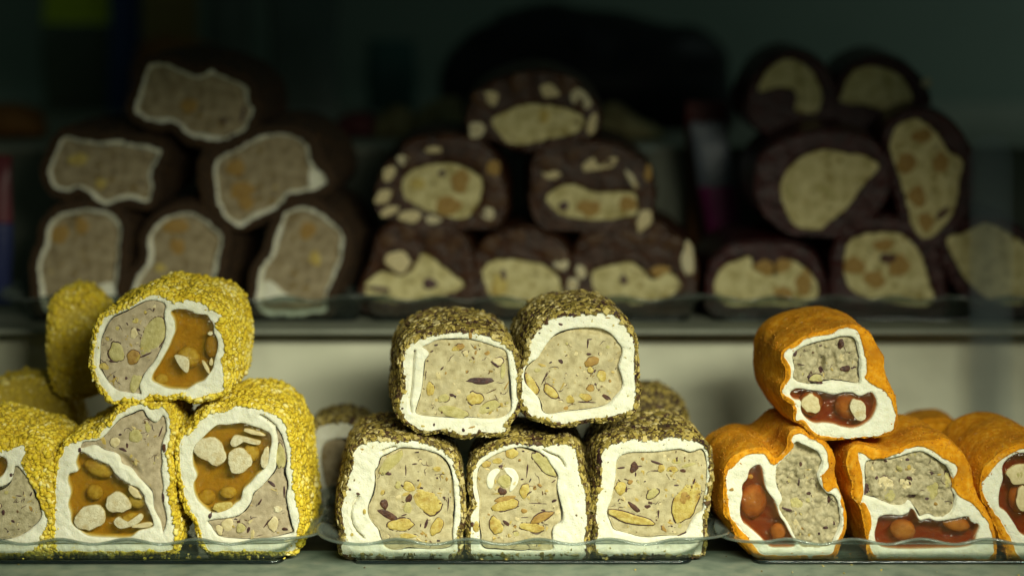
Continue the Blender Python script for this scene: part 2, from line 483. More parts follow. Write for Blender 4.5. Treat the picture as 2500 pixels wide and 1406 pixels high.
def dome(face, P, h0, up, m, parent, name='nut', rough=0.8, sink=9.0, hfn=None):
    """a cut piece showing on the face: outline P, flat-ish domed top"""
    n = len(P); c = P.mean(0)
    rings = [1.0, 0.93, 0.7, 0.4]
    hs = [0, 0.55, 0.9, 1.0]
    pts = [P]; H = [np.full(n, h0 - sink)]
    for r, k in zip(rings, hs):
        Q = c + (P - c) * r
        pts.append(Q); H.append(h0 + up * k + rough * vnoise(np.c_[Q * 0.12, np.full(n, 3.1)], 5))
    pts.append(c[None]); H.append(np.array([h0 + up]))
    if hfn is not None:
        a_ = np.vstack(pts); hh = 0.55 * hfn(a_) + 0.45 * hfn(c[None])[0]; H = [np.concatenate(H) + hh]
    V = tow(face.at(np.vstack(pts), np.concatenate(H)))
    F = []
    for r in range(len(rings)):
        for i in range(n):
            j = (i + 1) % n; a, b = r * n, (r + 1) * n
            F.append((a + i, a + j, b + j)); F.append((a + i, b + j, b + i))
    top = len(rings) * n
    for i in range(n): F.append((top + i, top + (i + 1) % n, top + n))
    F = np.array(F)
    if area2(P) < 0: F = F[:, ::-1]
    return part(name, V, F, m, parent)

def sphere_nut(face, cx, cy, rx, ry, h, rot, m, parent, name='nut'):
    V0, F0 = ICO
    # one subdivision
    V = [tuple(v) for v in V0]; cache = {}; F = []
    def mid(a, b):
        k = (min(a, b), max(a, b))
        if k not in cache:
            q = np.array(V[a]) + np.array(V[b]); q /= np.linalg.norm(q); cache[k] = len(V); V.append(tuple(q))
        return cache[k]
    for a, b, c in F0:
        x, y, z = mid(a, b), mid(b, c), mid(c, a)
        F += [(a, x, z), (b, y, x), (c, z, y), (x, y, z)]
    V = np.array(V)
    V *= (1 + 0.06 * vnoise(V * 2.0 + cx, 3))[:, None]
    cr_, s_ = math.cos(math.radians(rot)), math.sin(math.radians(rot))
    x = V[:, 0] * rx; y = V[:, 1] * ry
    P = np.stack([cx + x * cr_ - y * s_, cy + x * s_ + y * cr_], -1)
    return part(name, tow(face.at(P, h + V[:, 2] * min(rx, ry) * 0.42)), np.array(F), m, parent)

STY = {
    'yellow': dict(base='yellow_base', cr='yellow', tm=ICO, n=7600, sz=(1.9, 7.8), flat=0.75, margin=9, lump=3.0, jit=0.22, smooth=True),
    'pist': dict(base='pist_base', cr='pist', tm=CUBE, n=6500, sz=(2.1, 8.5), flat=0.5, margin=8, lump=3.0, jit=0.42, smooth=False),
    'orange': dict(base='orange', cr='orange_grain', tm=TET, n=3600, sz=(1.2, 3.0), flat=0.7, margin=7, lump=5.0, jit=0.3, smooth=True),
    'brown': dict(base='brown', cr='brown_grain', tm=TET, n=500, sz=(3, 5), flat=0.8, margin=22, lump=6.0, jit=0.3, smooth=True),
    'jelly': dict(base='jelly_dark', cr=None, tm=TET, n=0, sz=(2, 3), flat=0.8, margin=6, lump=5.0, jit=0.3, smooth=True),
    'wine': dict(base='jelly_dark2', cr=None, tm=TET, n=0, sz=(2, 3), flat=0.8, margin=6, lump=5.0, jit=0.3, smooth=True),
}
seed_ctr = [0]

def roll(style, label, crop, outer, fill=(), jelly=(), nuts=(), emb=(), crust=None, d=0.0, yaw=0.0, dx=0.0, L=305.0, bulge=10.0,
         floor=None, dents=(), grooves=(), slits=(), fm='tan', jm='jelly', crumbly=1.0, flecks=170, group=None, name='filled_roll',
         lod=1.0, margin=None, capmat='cream', gap=3.0, pit=44.0, fill_h=-4.0, inset_fill=None, backsmooth=1.0, ncr=None, capped=False, cracks=9, dark_first=False):
    seed_ctr[0] += 1; sd = seed_ctr[0] * 13
    st = STY[style]
    if capped: fill = (); capmat = st['base']
    ox, oy, k = crop
    T = lambda pts: np.array(pts, float).reshape(-1, 2) / k + (ox, oy)
    step = 4.0 / lod
    def low(P, a):
        if floor is None: return P
        t = np.clip((P[:, 1] - (1292 if floor == TRAY_FLOOR else 712)) / 30.0, 0, 1); P = P.copy(); P[:, 1] += a * t * t * (3 - 2 * t); return P
    O = cr(low(T(outer), 22), step)
    nn = vnoise(np.c_[O * 0.09, np.full(len(O), sd)], sd)
    O = O + normals2(O) * (nn * (1.8 if lod >= 1 else 3.2))[:, None]
    fc = Face(d, O[:, 0].mean(), yaw)
    fills = [cr(low(T(p), 9), step) for p in fill]
    jel = [cr(low(T(p), 8), step) for p in jelly]
    if inset_fill is not None:
        q = offset(O, -inset_fill * (1 + 0.5 * vnoise(np.c_[O * 0.03, np.full(len(O), 1.0)], sd)), 5)
        fills.append(resample(smooth_loop(q, 3), step))
    gl = [resample(np.array(T(g)), None, 4) if False else T(g) for g in grooves]
    gl = [np.stack([np.interp(np.linspace(0, len(g) - 1, 40), np.arange(len(g)), g[:, c]) for c in (0, 1)], -1) for g in gl]
    # base point: bottom middle of the face
    qb = fc.at(np.array([[O[:, 0].mean(), O[:, 1].max()]]))
    if floor is not None: qb[0, 2] = floor
    base = tow(qb)[0]
    root = thing(name, label, 'sweet roll', base, group)
    # ---- cream face with pits
    def hw(P):
        do = dist(P, O)
        h = 1.6 * fbm(np.c_[P * 0.035, np.full(len(P), sd)], sd, 3) + 0.8 * vnoise(np.c_[P * 0.2, np.full(len(P), sd)], sd)
        h -= 2.5 * (1 - np.minimum(do / 3.5, 1)) ** 2
        ca, sa = math.cos(sd), math.sin(sd)
        u_, v_ = P[:, 0] * ca + P[:, 1] * sa, -P[:, 0] * sa + P[:, 1] * ca
        h += 0.9 * vnoise(np.c_[u_ * 0.03, v_ * 0.28, np.full(len(P), sd)], sd + 9) - 2.2 * np.clip(vnoise(np.c_[P * 0.16, np.full(len(P), sd + 0.5)], sd + 11) - 0.62, 0, 1) * 4
        for g in gl:
            dg = dist(P, g, False); h -= 17.0 * np.exp(-(dg / 2.0) ** 2) - 1.4 * np.exp(-((dg - 5) / 3.0) ** 2)
        for poly, dep in [(f, pit) for f in fills] + [(j, 42.0) for j in jel]:
            ins = inside(P, poly); dd = dist(P, poly)
            h -= np.where(ins, np.clip(dd / 2.4, 0, 1) * dep + 0 * h, 0)
            h -= np.where(~ins, 1.0 * np.exp(-dd / 1.6), 1.0)
        return h
    loops = []
    for poly in fills + jel:
        loops += [(poly, True), (resample(offset(poly, -2.5, 2), step), True)]
    for g in gl:
        loops += [(g, False), (g + (2.2, 0), False), (g - (2.2, 0), False)]
    V, F = relief(fc, O, hw, 4.6 / lod, loops, 16)
    part('cream_layer', V, F, M[capmat], root)
    # ---- nougat filling
    hfs = []
    for fi, poly in enumerate(fills):
        gp = gap * (0.7 + 1.5 * np.clip(vnoise(np.c_[poly * 0.02, np.full(len(poly), sd + 2)], sd), -0.3, 1))
        q = offset(poly, -gp - 0.3, 3)
        q = q + normals2(q) * (vnoise(np.c_[q * 0.12, np.full(len(q), 4.0)], sd) * (1.1 if lod >= 1 else 3.6))[:, None]
        def hf(P, q=q, sd=sd + fi):
            dd = dist(P, q)
            z = np.full(len(P), sd * 0.7)
            h = fill_h + 2.2 * crumbly * fbm(np.c_[P * 0.02, z], sd, 2) + crumbly * 1.0 * fbm(np.c_[P * 0.11, z], sd + 3, 3)
            if crumbly > 1.5:
                r_ = np.abs(fbm(np.c_[P * 0.05, z + 5], sd + 8, 3)); h -= 7 * np.exp(-(r_ / 0.16) ** 2)
            h -= 4.5 * (1 - np.minimum(dd / 4.0, 1)) ** 2
            for (cx, cy, rx, ry, rot, dep) in dents:
                c0 = T((cx, cy))[0]; a = math.radians(rot)
                u = P - c0; x = (u[:, 0] * math.cos(a) + u[:, 1] * math.sin(a)) / (rx / k); y = (-u[:, 0] * math.sin(a) + u[:, 1] * math.cos(a)) / (ry / k)
                h -= dep * np.exp(-(x * x + y * y) ** 2)
            return h
        V, F = relief(fc, q, hf, 3.8 / lod, (), 30)
        hfs.append((poly, hf))
        part('nougat_filling', V, F, M[fm], root)
        # flecks lying in the cut
        nf = int(flecks * abs(area2(q)) / 45000)
        if nf > 3:
            G = q.min(0) + NR.rand(nf * 3, 2) * (q.max(0) - q.min(0)); G = G[inside(G, q)][:nf]; G = G[dist(G, q) > 4]
            clus = vnoise(np.c_[G * 0.02, np.full(len(G), 2.0)], sd) > -0.35
            G = G[clus]
            if len(G):
                pos = fc.at(G, hf(G) + 0.5)
                szs = 0.9 + 3.6 * NR.rand(len(G)) ** 3
                tt = np.where(NR.rand(len(G)) < 0.5, NR.rand(len(G)) * 0.35, 0.5 + 0.5 * NR.rand(len(G)))
                a = scatter(pos, np.tile(fc.n, (len(G), 1)), szs, CUBE, 0.45, 0.8, tt, 0.4)
                Vs, Fs, Ts = [a[0]], [a[1]], [a[2]]; off = len(a[0])
                nb_ = len(G) // 5
                if nb_:
                    G3 = G[NR.randint(len(G), size=nb_)] + NR.randn(nb_, 2) * 6; G3 = G3[inside(G3, q)]; G3 = G3[dist(G3, q) > 6]
                    if len(G3):
                        a = scatter(fc.at(G3, hf(G3) - 1.0), np.tile(fc.n, (len(G3), 1)), 3.0 + 4.5 * NR.rand(len(G3)) ** 2, ICO, 0.35, 0.8, 0.62 + 0.38 * NR.rand(len(G3)), 0.45)
                        Vs.append(a[0]); Fs.append(a[1] + off); Ts.append(a[2]); off += len(a[0])
                # thin dark cracks and slivers of nut skin
                for c_ in range(cracks):
                    p0 = G[NR.randint(len(G))]; ang = NR.rand() * 6.28; pts = [p0]
                    for _ in range(NR.randint(4, 9)):
                        ang += NR.randn() * 0.45; pts.append(pts[-1] + 3.6 * np.array([math.cos(ang), math.sin(ang)]))
                    pts = np.array(pts); pts = pts[inside(pts, q)]
                    if len(pts) < 3: continue
                    tg = np.gradient(pts, axis=0); nm = np.stack([tg[:, 1], -tg[:, 0]], -1); nm /= np.linalg.norm(nm, axis=1, keepdims=True) + 1e-9
                    wd = (0.55 + 0.5 * NR.rand(len(pts)))[:, None] * np.sin(np.linspace(0.25, 2.9, len(pts)))[:, None]
                    A_, B_ = pts + nm * wd, pts - nm * wd
                    Va = np.vstack([fc.at(A_, hf(A_) + 0.6), fc.at(B_, hf(B_) + 0.6)])
                    m_ = len(pts); i = np.arange(m_ - 1)
                    Fa = np.vstack([np.stack([i, i + 1, m_ + i + 1], -1), np.stack([i, m_ + i + 1, m_ + i], -1)])
                    Vs.append(Va); Fs.append(Fa + off); Ts.append(np.full(len(Va), 0.02 + 0.2 * NR.rand())); off += len(Va)
                part('fleck', tow(np.vstack(Vs)), np.vstack(Fs), M['fleck'], root, False, np.concatenate(Ts), True)
    # ---- more chopped nut in the open parts of the nougat
    taken = [(T((n_[1], n_[2]))[0], max(n_[3], n_[4]) / k) if not isinstance(n_[1], (list, tuple)) else (T(n_[1]).mean(0), 30) for n_ in nuts]
    for pl, hh_ in hfs:
        if flecks < 60 or lod < 1: continue
        want = int(abs(area2(pl)) / (3000 if fm == 'tan' else 4200))
        for t_ in range(want * 6):
            if want <= 0: break
            c0 = pl.min(0) + NR.rand(2) * (pl.max(0) - pl.min(0)); r_ = 3.5 + 7.0 * NR.rand() ** 1.6
            if not inside(c0[None], pl)[0] or dist(c0[None], pl)[0] < r_ + 5 or any(np.linalg.norm(c0 - a_) < b_ + r_ + 2 for a_, b_ in taken): continue
            taken.append((c0, r_)); want -= 1
            m_ = 11; an = np.linspace(0, 2 * math.pi, m_, endpoint=False) + NR.rand() * 3
            rr_ = (0.62 + 0.5 * NR.rand(m_)) * r_; el = 0.55 + 0.45 * NR.rand(); ro = NR.rand() * 3.14
            x_, y_ = rr_ * np.cos(an), rr_ * np.sin(an) * el
            P = c0 + np.stack([x_ * math.cos(ro) - y_ * math.sin(ro), x_ * math.sin(ro) + y_ * math.cos(ro)], -1)
            kd = ('yellow', 'green', 'pale', 'pale', 'brown')[NR.randint(5)]
            nu = dome(fc, P, 0.4, 0.5, M['nut_' + kd], root, 'nut', 0.6, 10, hh_)
            if NR.rand() < 0.6:
                sh_ = NR.randn(2); sh_ = sh_ / np.linalg.norm(sh_) * 1.6
                dome(fc, c0 + (P - c0) * 1.06 + sh_, 0.15, 0.1, M['skin'], nu, 'nut_skin', 0.2, 8, hh_)
    # ---- jelly with nuts set in it
    for ji, poly in enumerate(jel):
        def hj(P, poly=poly):
            dd = dist(P, poly)
            return -2.5 + 1.6 * fbm(np.c_[P * 0.03, np.full(len(P), sd)], sd, 2) + 0.5 * vnoise(np.c_[P * 0.15, np.full(len(P), sd)], sd + 1) - 1.5 * (1 - np.minimum(dd / 5, 1))
        V, F = relief(fc, poly, hj, 5.5 / lod, (), 16, closed=39.0)
        jo = part('jelly_filling', V, F, M[jm], root)
        bm = bmesh.new(); bm.from_mesh(jo.data); bmesh.ops.recalc_face_normals(bm, faces=bm.faces[:]); bm.to_mesh(jo.data); bm.free()
    for (cx, cy, rx, ry, rot, m, dep) in emb:
        p = T((cx, cy))[0]
        sphere_nut(fc, p[0], p[1], rx / k * 1.08, ry / k * 1.08, -dep * 0.95 - min(rx, ry) / k * 0.45, rot, M[m], root)
    # ---- cut nuts in the face; kinds with a leading s_ carry their dark skin
    for i, nt_ in enumerate(nuts):
        kind = nt_[0]; sk = kind.startswith('s_'); kd = kind[2:] if sk else kind
        if isinstance(nt_[1], (list, tuple)):
            P = cr(T(nt_[1]), 3.2)
        else:
            cx, cy, rx, ry, rot = nt_[1:6]
            c0 = T((cx, cy))[0]
            nn_ = 22 if max(rx, ry) / k > 9 else 12
            P = blob(c0[0], c0[1], max(rx / k, 1.0), max(ry / k, 1.0), rot, nn_, 0.12, sd + i * 1.7)
        mm = M['dark'] if kd == 'dark' else M['skin'] if kd == 'skin' else M['cream_clean'] if kd == 'cream' else M['nut_' + kd]
        big = min(np.ptp(P[:, 0]), np.ptp(P[:, 1]))
        h0 = 0.0 if kd not in ('dark', 'skin') else -1.0
        inj = any(inside(P.mean(0)[None], j_)[0] for j_ in jel)
        hfn = hw if not inj else None
        for pl, hh_ in hfs:
            if inside(P.mean(0)[None], pl)[0]: hfn = hh_
        h0 = -1.6 if inj else 0.5 + (0 if kd not in ('dark', 'skin') else 0.3)
        nut = dome(fc, P, h0, min(1.3, big * 0.06), mm, root, 'dark_bit_cavity' if kd == 'dark' else 'nut_skin' if kd == 'skin' else 'cream_piece' if kd == 'cream' else 'nut', 0.7, 12, hfn)
        if not sk and kd in ('yellow', 'green', 'brown', 'pale') and big > 14 and style != 'brown' and lod >= 1 and not inj:
            PS = offset(P, np.clip(0.3 + 3.0 * vnoise(np.c_[P * 0.05, np.full(len(P), i + 2.5)], sd), -1.5, 3.2), 1)
            dome(fc, PS, h0 - 0.2, 0.2, M['skin'], nut, 'nut_skin', 0.2, 8, hfn)
        if sk:
            PS = offset(P, 2.3 + 1.8 * vnoise(np.c_[P * 0.06, np.full(len(P), i + 0.5)], sd), 1)
            V, F = None, None
            s_ = dome(fc, PS, h0 - 0.2, 0.2, M['skin'], nut, 'nut_skin', 0.2, 8, hfn)
    # ---- coating body
    NP = int(170 * lod) if lod < 1 else 190
    if crust is not None:
        K = resample(cr(low(T(crust), 30), 3), None, NP)
    else:
        mg = margin if margin is not None else st['margin']
        K = resample(smooth_loop(offset(O, mg, 12), 3), None, NP)
    K = K + normals2(K) * (vnoise(np.c_[K * 0.07, np.full(len(K), sd + 1)], sd) * 1.8)[:, None]
    if not area2(K) * area2(O) > 0: K = K[::-1]
    Oi = offset(O, -1.2, 2)
    def hr(P):
        dK = dist(P, K)
        h = -12.0 * (1 - np.minimum(dK / 11.0, 1)) ** 2 + 0.9 * fbm(np.c_[P * 0.09, np.full(len(P), sd)], sd + 4, 2)
        ins = inside(P, Oi); return np.where(ins, h - np.clip(dist(P, Oi) / 2.0, 0, 1) * 70, h)
    if capped: hr = lambda P: -14.0 * (1 - np.minimum(dist(P, K) / 22.0, 1)) ** 2 + 2.5 * fbm(np.c_[P * 0.03, np.full(len(P), sd)], sd + 4, 3)
    VR, FR = relief(fc, K, hr, 5.0 / lod, [(Oi, True)], 8)
    VRp = VR / S; VRp[:, 2] -= ZS
    Ks = smooth_loop(K, int(90 * backsmooth))
    cc = K.mean(0)
    # keep the size that smoothing takes away
    sc_ = math.sqrt(abs(area2(K)) / max(1e-6, abs(area2(Ks)))); Ks = cc + (Ks - cc) * sc_
    nk, nks = normals2(smooth_loop(K, 6)), normals2(Ks)
    sv = [11.0, 15.0] + list(np.arange(22, L - 30, 9.0 / lod)) + [L - 26, L - 12, L - 3, L]
    rings = []
    ax = np.array([dx / L, 1.0, 0.0])
    for s_ in sv:
        if True:
            t = min(1, s_ / (L * 0.55)); t = t * t * (3 - 2 * t)
            P1 = K
            P2 = P1 * (1 - t) + Ks * t + (nk * (1 - t) + nks * t) * bulge * math.sin(min(1, (s_ - 11) / (L * 0.5)) * math.pi / 2) ** 0.8
            if s_ > L - 30:
                q = (s_ - (L - 30)) / 30; P2 = cc + (P2 - cc) * (1 - 0.28 * q ** 2.2)
            pos = fc.at(P2, 0) + ax * s_
            pn = np.stack([nks[:, 0], np.zeros(NP), -nks[:, 1]], -1)
            disp = st['lump'] * fbm(pos * 0.012 + sd, sd, 2) * min(1, (s_ - 11) / 40) + 0.9 * fbm(pos * 0.06 + sd, sd + 5, 2) * min(1, (s_ - 11) / 10)
            pos = pos + pn * disp[:, None]
        if floor is not None: pos[:, 2] = np.maximum(pos[:, 2], floor + 1.5)
        rings.append(pos)
    Rg = np.array(rings); nr = len(sv)
    V = np.vstack([Rg.reshape(-1, 3), Rg[-1].mean(0)[None]])
    i = np.arange(NP); j = (i + 1) % NP; F = []
    for r in range(nr - 1):
        a, b = r * NP, (r + 1) * NP
        F += [np.stack([a + i, a + j, b + j], -1), np.stack([a + i, b + j, b + i], -1)]
    a = (nr - 1) * NP
    F.append(np.stack([a + i, a + j, np.full(NP, nr * NP)], -1))
    F = np.vstack(F)
    if area2(K) > 0: F = F[:, ::-1]
    F = F[:, ::-1]
    F = np.vstack([F, FR + len(V)]); V = np.vstack([V, VRp])
    part('crust', tow(V), F, M[st['base']], root)
    # ---- coating crumbs
    n = int((ncr if ncr is not None else st['n']))
    if n and st['cr']:
        a_, b_, c_ = V[F[:, 0]], V[F[:, 1]], V[F[:, 2]]
        cn = np.cross(b_ - a_, c_ - a_); ar = np.linalg.norm(cn, axis=1) * 0.5
        nrm = cn / (ar[:, None] * 2 + 1e-9)
        cen = (a_ + b_ + c_) / 3
        out = cen - np.array([Rg[:, :, 0].mean(), 0, Rg[:, :, 2].mean()]); out[:, 1] = 0
        flip = (nrm * out).sum(1) < 0; nrm[flip] *= -1
        dep = cen[:, 1] - fc.at(O, 0)[:, 1].mean()
        wt = ar * (1 + 1.3 * np.exp(-np.maximum(dep, 0) / 30.0))
        wt *= np.where((nrm[:, 2] < -0.35) & (dep > 60), 0.05, 1)
        wt *= np.where(dep > L * 0.9, 0.4, 1)
        # nothing under the cut face itself, except a ragged fringe and a few strays on the cream
        c2 = np.stack([cen[:, 0] / ((D + cen[:, 1]) / D) + 1250, HOR - cen[:, 2] / ((D + cen[:, 1]) / D)], -1)
        hid = inside(c2, offset(O, -2.0, 2)) & (dep < 30); wt[hid] = 0
        if capped: wt = ar * np.where(dep < L * 0.6, 1, 0.2)
        idx = NR.choice(len(F), n, p=wt / wt.sum())
        r1, r2 = NR.rand(n, 1), NR.rand(n, 1); fl = (r1 + r2) > 1; r1 = np.where(fl, 1 - r1, r1); r2 = np.where(fl, 1 - r2, r2)
        p = a_[idx] + (b_[idx] - a_[idx]) * r1 + (c_[idx] - a_[idx]) * r2
        lo, hi = st['sz']; sz = lo + (hi - lo) * NR.rand(n) ** 2.0
        p = p + nrm[idx] * (sz * 0.15)[:, None]
        if floor is not None: p[:, 2] = np.maximum(p[:, 2], floor + 3)
        ns = {'pist': 46, 'yellow': 34, 'orange': 40}.get(style, 0)
        if ns and flecks > 0:
            G = O[NR.randint(len(O), size=ns)]; cen2 = O.mean(0)
            G = G + (cen2 - G) * (NR.rand(ns, 1) ** 2 * (0.22 if style == 'pist' else 0.07))
            G = G[~np.any([inside(G, f_) for f_ in fills + jel], axis=0)]
            p = np.vstack([p, fc.at(G, hw(G) + 0.6)]); sz = np.concatenate([sz, 0.9 + 2.3 * NR.rand(len(G)) ** 2])
            idx = np.concatenate([idx, np.zeros(len(G), int)]); nrm_ = nrm[idx]; nrm_[-len(G):] = fc.n
        else: nrm_ = nrm[idx]
        n = len(p)
        tt = np.clip(0.5 + 0.22 * NR.randn(n) + 0.3 * vnoise(p * 0.018, sd), 0, 1) if style != 'pist' else np.clip(NR.rand(n) ** 1.0 + 0.16 * vnoise(p * 0.015, sd), 0, 1)
        v, f, t = scatter(p, nrm_, sz, st['tm'], st['flat'], 0.5, tt, st['jit'])
        part('crumb_coating', tow(v), f, M[st['cr']], root, st['smooth'], t, True)
    return root, fc

TRAY_FLOOR = -1508.0
A = (210, 680, 4.393); B = (110, 970, 3.906); Cc = (430, 920, 3.431); Dd = (940, 740, 4.134); E = (1230, 700, 4.018)
Fc = (820, 980, 3.428); G_ = (1120, 1020, 3.8); H = (1430, 990, 3.515); I = (1810, 750, 4.135); J = (1720, 1000, 4.016)
K_ = (2050, 1000, 3.516); L_ = (0, 900, 2.78)
gy, gm, go = 'yellow crumbed rolls piled on the left front tray', 'nut coated rolls piled on the middle front tray', 'orange coated rolls piled on the right front tray'

# ================================================================== FRONT ROW, LEFT PILE
roll('yellow', 'yellow crumbed roll topping the left front pile, half nougat, half jelly', A,
     (90,700,110,590,155,490,190,420,280,375,430,320,560,240,660,185,740,165,860,195,960,240,1100,225,1250,250,1340,320,1460,390,1460,440,1405,520,1470,620,1500,780,1450,860,1470,960,1490,1100,1470,1210,1330,1240,1180,1290,1000,1240,860,1270,700,1250,600,1310,440,1290,290,1310,210,1220,130,1100,85,960,75,830),
     [(330,385,460,330,560,275,660,235,760,235,850,280,840,390,855,520,845,650,800,760,750,860,700,930,640,1000,600,1080,575,1150,595,1240,560,1240,430,1225,330,1200,240,1120,140,970,145,800,155,640,210,490,270,420)],
     [(900,370,960,330,1080,335,1180,380,1290,390,1330,440,1370,500,1370,570,1410,660,1410,760,1380,860,1360,960,1310,1040,1260,1100,1180,1130,1080,1190,1000,1190,880,1180,760,1130,700,1090,720,1010,780,920,830,830,880,740,920,640,950,560,940,450)],
     nuts=[('s_green', (650,500,740,420,820,430,850,540,840,640,760,750,660,810,590,820,580,700,600,620)), ('s_green', 325,790,80,112,-10), ('brown', 505,845,68,78,10),
           ('yellow', 190,945,55,35,10), ('green', 530,1120,55,110,25), ('white', (945,830,1010,825,1080,850,1105,900,1095,1000,1060,1005,1000,940)),
           ('white', 1330,590,30,20,0), ('pale', 1285,950,20,80,-25), ('pale', 1340,900,18,40,0), ('skin', 560,550,22,12,30), ('skin', 275,890,35,12,10), ('skin', 640,820,70,9,-25),
           ('skin', 430,1070,14,18,0), ('skin', 300,1060,14,8,-20), ('pale', 510,590,40,55,10)],
     emb=[(1090,860,125,110,20,'nut_yellow',14), (1340,740,75,120,0,'nut_brown',15), (800,1090,70,50,0,'nut_yellow',16)],
     dx=22, bulge=9, fm='tan_pink', group=gy, backsmooth=0.5)

roll('yellow', 'yellow crumbed roll with a pointed top and a diagonal cream band over jelly', B,
     (300,420,420,385,500,370,560,300,640,230,700,150,800,85,900,60,970,60,1010,110,1120,90,1170,150,1200,250,1195,400,1170,520,1180,650,1200,780,1180,900,1195,1020,1230,1150,1240,1300,1200,1370,900,1385,600,1385,300,1385,110,1370,90,1250,95,1050,100,800,130,600,170,540,190,460),
     [(490,410,560,370,640,280,720,200,830,150,930,115,980,190,1060,240,1130,170,1160,300,1130,400,1110,500,1120,620,1110,700,1130,850,1120,950,1150,1080,1160,1180,1120,1290,1100,1200,1060,1120,1030,1050,1020,930,990,880,900,780,800,690,720,640,680,545,560,510,470,460,345,490,340,450,380,420)],
     [(330,520,400,545,460,580,560,620,620,650,680,740,790,820,880,860,940,930,960,1010,1000,1100,1030,1180,1020,1240,900,1270,800,1320,600,1320,420,1310,330,1270,250,1200,240,1110,215,1020,240,900,210,800,230,725,310,700,290,620)],
     nuts=[('white', 430,1150,145,118,-25), ('white', 690,1010,115,100,20), ('white', (650,1190,700,1140,760,1190,840,1160,900,1110,935,1140,900,1190,820,1230,710,1250)),
           ('pale', 850,905,85,32,42), ('green', 860,370,58,68,0), ('pale', 665,430,48,50,0), ('green', 975,285,26,48,-15), ('dark', 1135,480,18,42,0), ('skin', 1125,960,14,50,0),
           ('skin', 715,355,16,10,0), ('skin', 780,460,12,24,0), ('skin', 740,500,40,14,20), ('brown', 450,1140,14,40,-35), ('skin', 1100,330,7,50,20), ('pale', 930,1220,110,22,-8), ('skin', 330,500,14,24,0)],
     emb=[(500,690,140,80,20,'nut_yellow',13), (460,920,80,75,0,'nut_yellow',17), (860,1000,80,70,30,'nut_green',13), (800,1180,110,60,-20,'nut_yellow',14)],
     dents=[(790,640,130,45,42,22)], floor=TRAY_FLOOR, fm='tan_pink', group=gy, bulge=4, dx=6, gap=2.2, backsmooth=0.6)

roll('yellow', 'yellow crumbed roll at bottom right of the left pile, large jelly centre with cut nuts', Cc,
     (130,450,210,340,290,290,400,290,480,250,560,235,680,260,780,300,860,330,930,430,950,540,970,620,965,720,990,790,985,900,1000,1000,1030,1150,1020,1290,980,1375,700,1385,400,1385,260,1375,200,1280,160,1180,90,1080,50,900,30,750,25,600,50,500),
     [(840,420,890,500,920,620,930,700,920,800,940,900,925,1000,940,1100,970,1230,970,1310,700,1340,480,1340,350,1320,290,1260,260,1210,330,1190,480,1170,560,1130,620,1050,640,980,720,910,790,830,830,760,840,650,850,560)],
     [(160,580,250,480,340,405,430,400,540,385,600,400,700,430,780,470,800,540,780,640,770,720,730,780,680,820,620,890,560,950,540,1030,500,1060,430,1110,330,1140,280,1130,210,1070,160,1000,140,900,170,830,140,740,135,650)],
     nuts=[('white', 290,620,133,108,25), ('skin', 290,615,14,18,0), ('white', 530,705,108,98,-10), ('white', (455,540,490,490,560,500,640,520,705,540,690,570,620,560,550,545,500,585,460,575)),
           ('pale', 645,465,85,20,15), ('white', 745,680,32,90,5), ('yellow', 390,1090,92,42,-10), ('green', 875,670,38,105,0), ('pale', 430,1240,48,58,0), ('green', 540,1265,42,38,0), ('pale', 810,1230,45,60,10),
           ('white', 850,1110,33,28,0), ('skin', 800,895,36,13,40), ('skin', 905,960,9,46,0), ('dark', 910,1275,28,14,0), ('skin', 605,1280,12,28,20), ('skin', 700,1050,8,30,30), ('skin', 770,1215,8,60,40),
           ('skin', 780,370,22,9,5), ('skin', 285,1160,14,26,15), ('pale', 360,1280,30,45,-20)],
     emb=[(620,650,70,75,0,'nut_yellow',13), (430,980,70,50,0,'nut_yellow',15), (250,1020,70,60,0,'nut_yellow',19)],
     grooves=[(700,320,760,350,830,410,850,480)], floor=TRAY_FLOOR, fm='tan_pink', group=gy, bulge=7, dx=14, backsmooth=0.6)

roll('yellow', 'yellow crumbed roll cut off by the left edge, greyish nougat ball in its hollow', L_,
     (-300,600,-100,540,50,545,150,515,180,560,150,630,190,720,240,820,280,910,310,990,330,1030,290,1110,220,1180,-100,1190,-320,1180,-340,800),
     [(70,760,100,660,150,690,220,790,262,880,280,960,280,1010,230,1070,140,1125,0,1150,-200,1150,-250,900,-120,800,0,800)],
     [(-200,640,-60,590,20,600,50,640,20,720,-60,770,-200,780)],
     nuts=[('skin', 75,720,10,14,0), ('skin', 210,850,6,14,20), ('skin', 25,970,12,18,0), ('skin', 90,1030,14,8,30), ('skin', 130,860,20,4,10)],
     crust=(-380,500,-200,380,0,470,90,490,190,490,330,540,360,640,365,800,372,950,362,1060,345,1190,100,1195,-360,1195,-400,900),
     floor=TRAY_FLOOR, fm='tan_grey', group=gy, bulge=10, dx=25, dents=[(20,960,220,170,0,-8)], gap=5)

roll('yellow', 'narrow yellow crumbed roll standing behind the top of the left front pile', (0, 0, 1),
     (140,728,200,722,238,760,246,850,240,940,200,962,150,960,128,900,124,800),
     [(160,760,200,750,222,800,222,900,190,935,150,920,145,820)], d=420, floor=None, fm='tan_pink', group=gy, bulge=1, L=170, margin=10, name='filled_roll', capmat='cream', ncr=3400, flecks=0, capped=True)
roll('yellow', 'dim yellow crumbed roll at the far left, only its rounded top in view', (0, 0, 1),
     (-60,985,0,945,80,938,140,955,172,1000,182,1080,176,1170,140,1215,0,1220,-70,1180,-90,1080),
     [(-30,1000,60,970,120,985,145,1060,140,1150,60,1180,-40,1160,-60,1060)], d=470, floor=TRAY_FLOOR, fm='tan_pink', group=gy, bulge=2, L=170, margin=9, ncr=2800, flecks=0, capped=True)

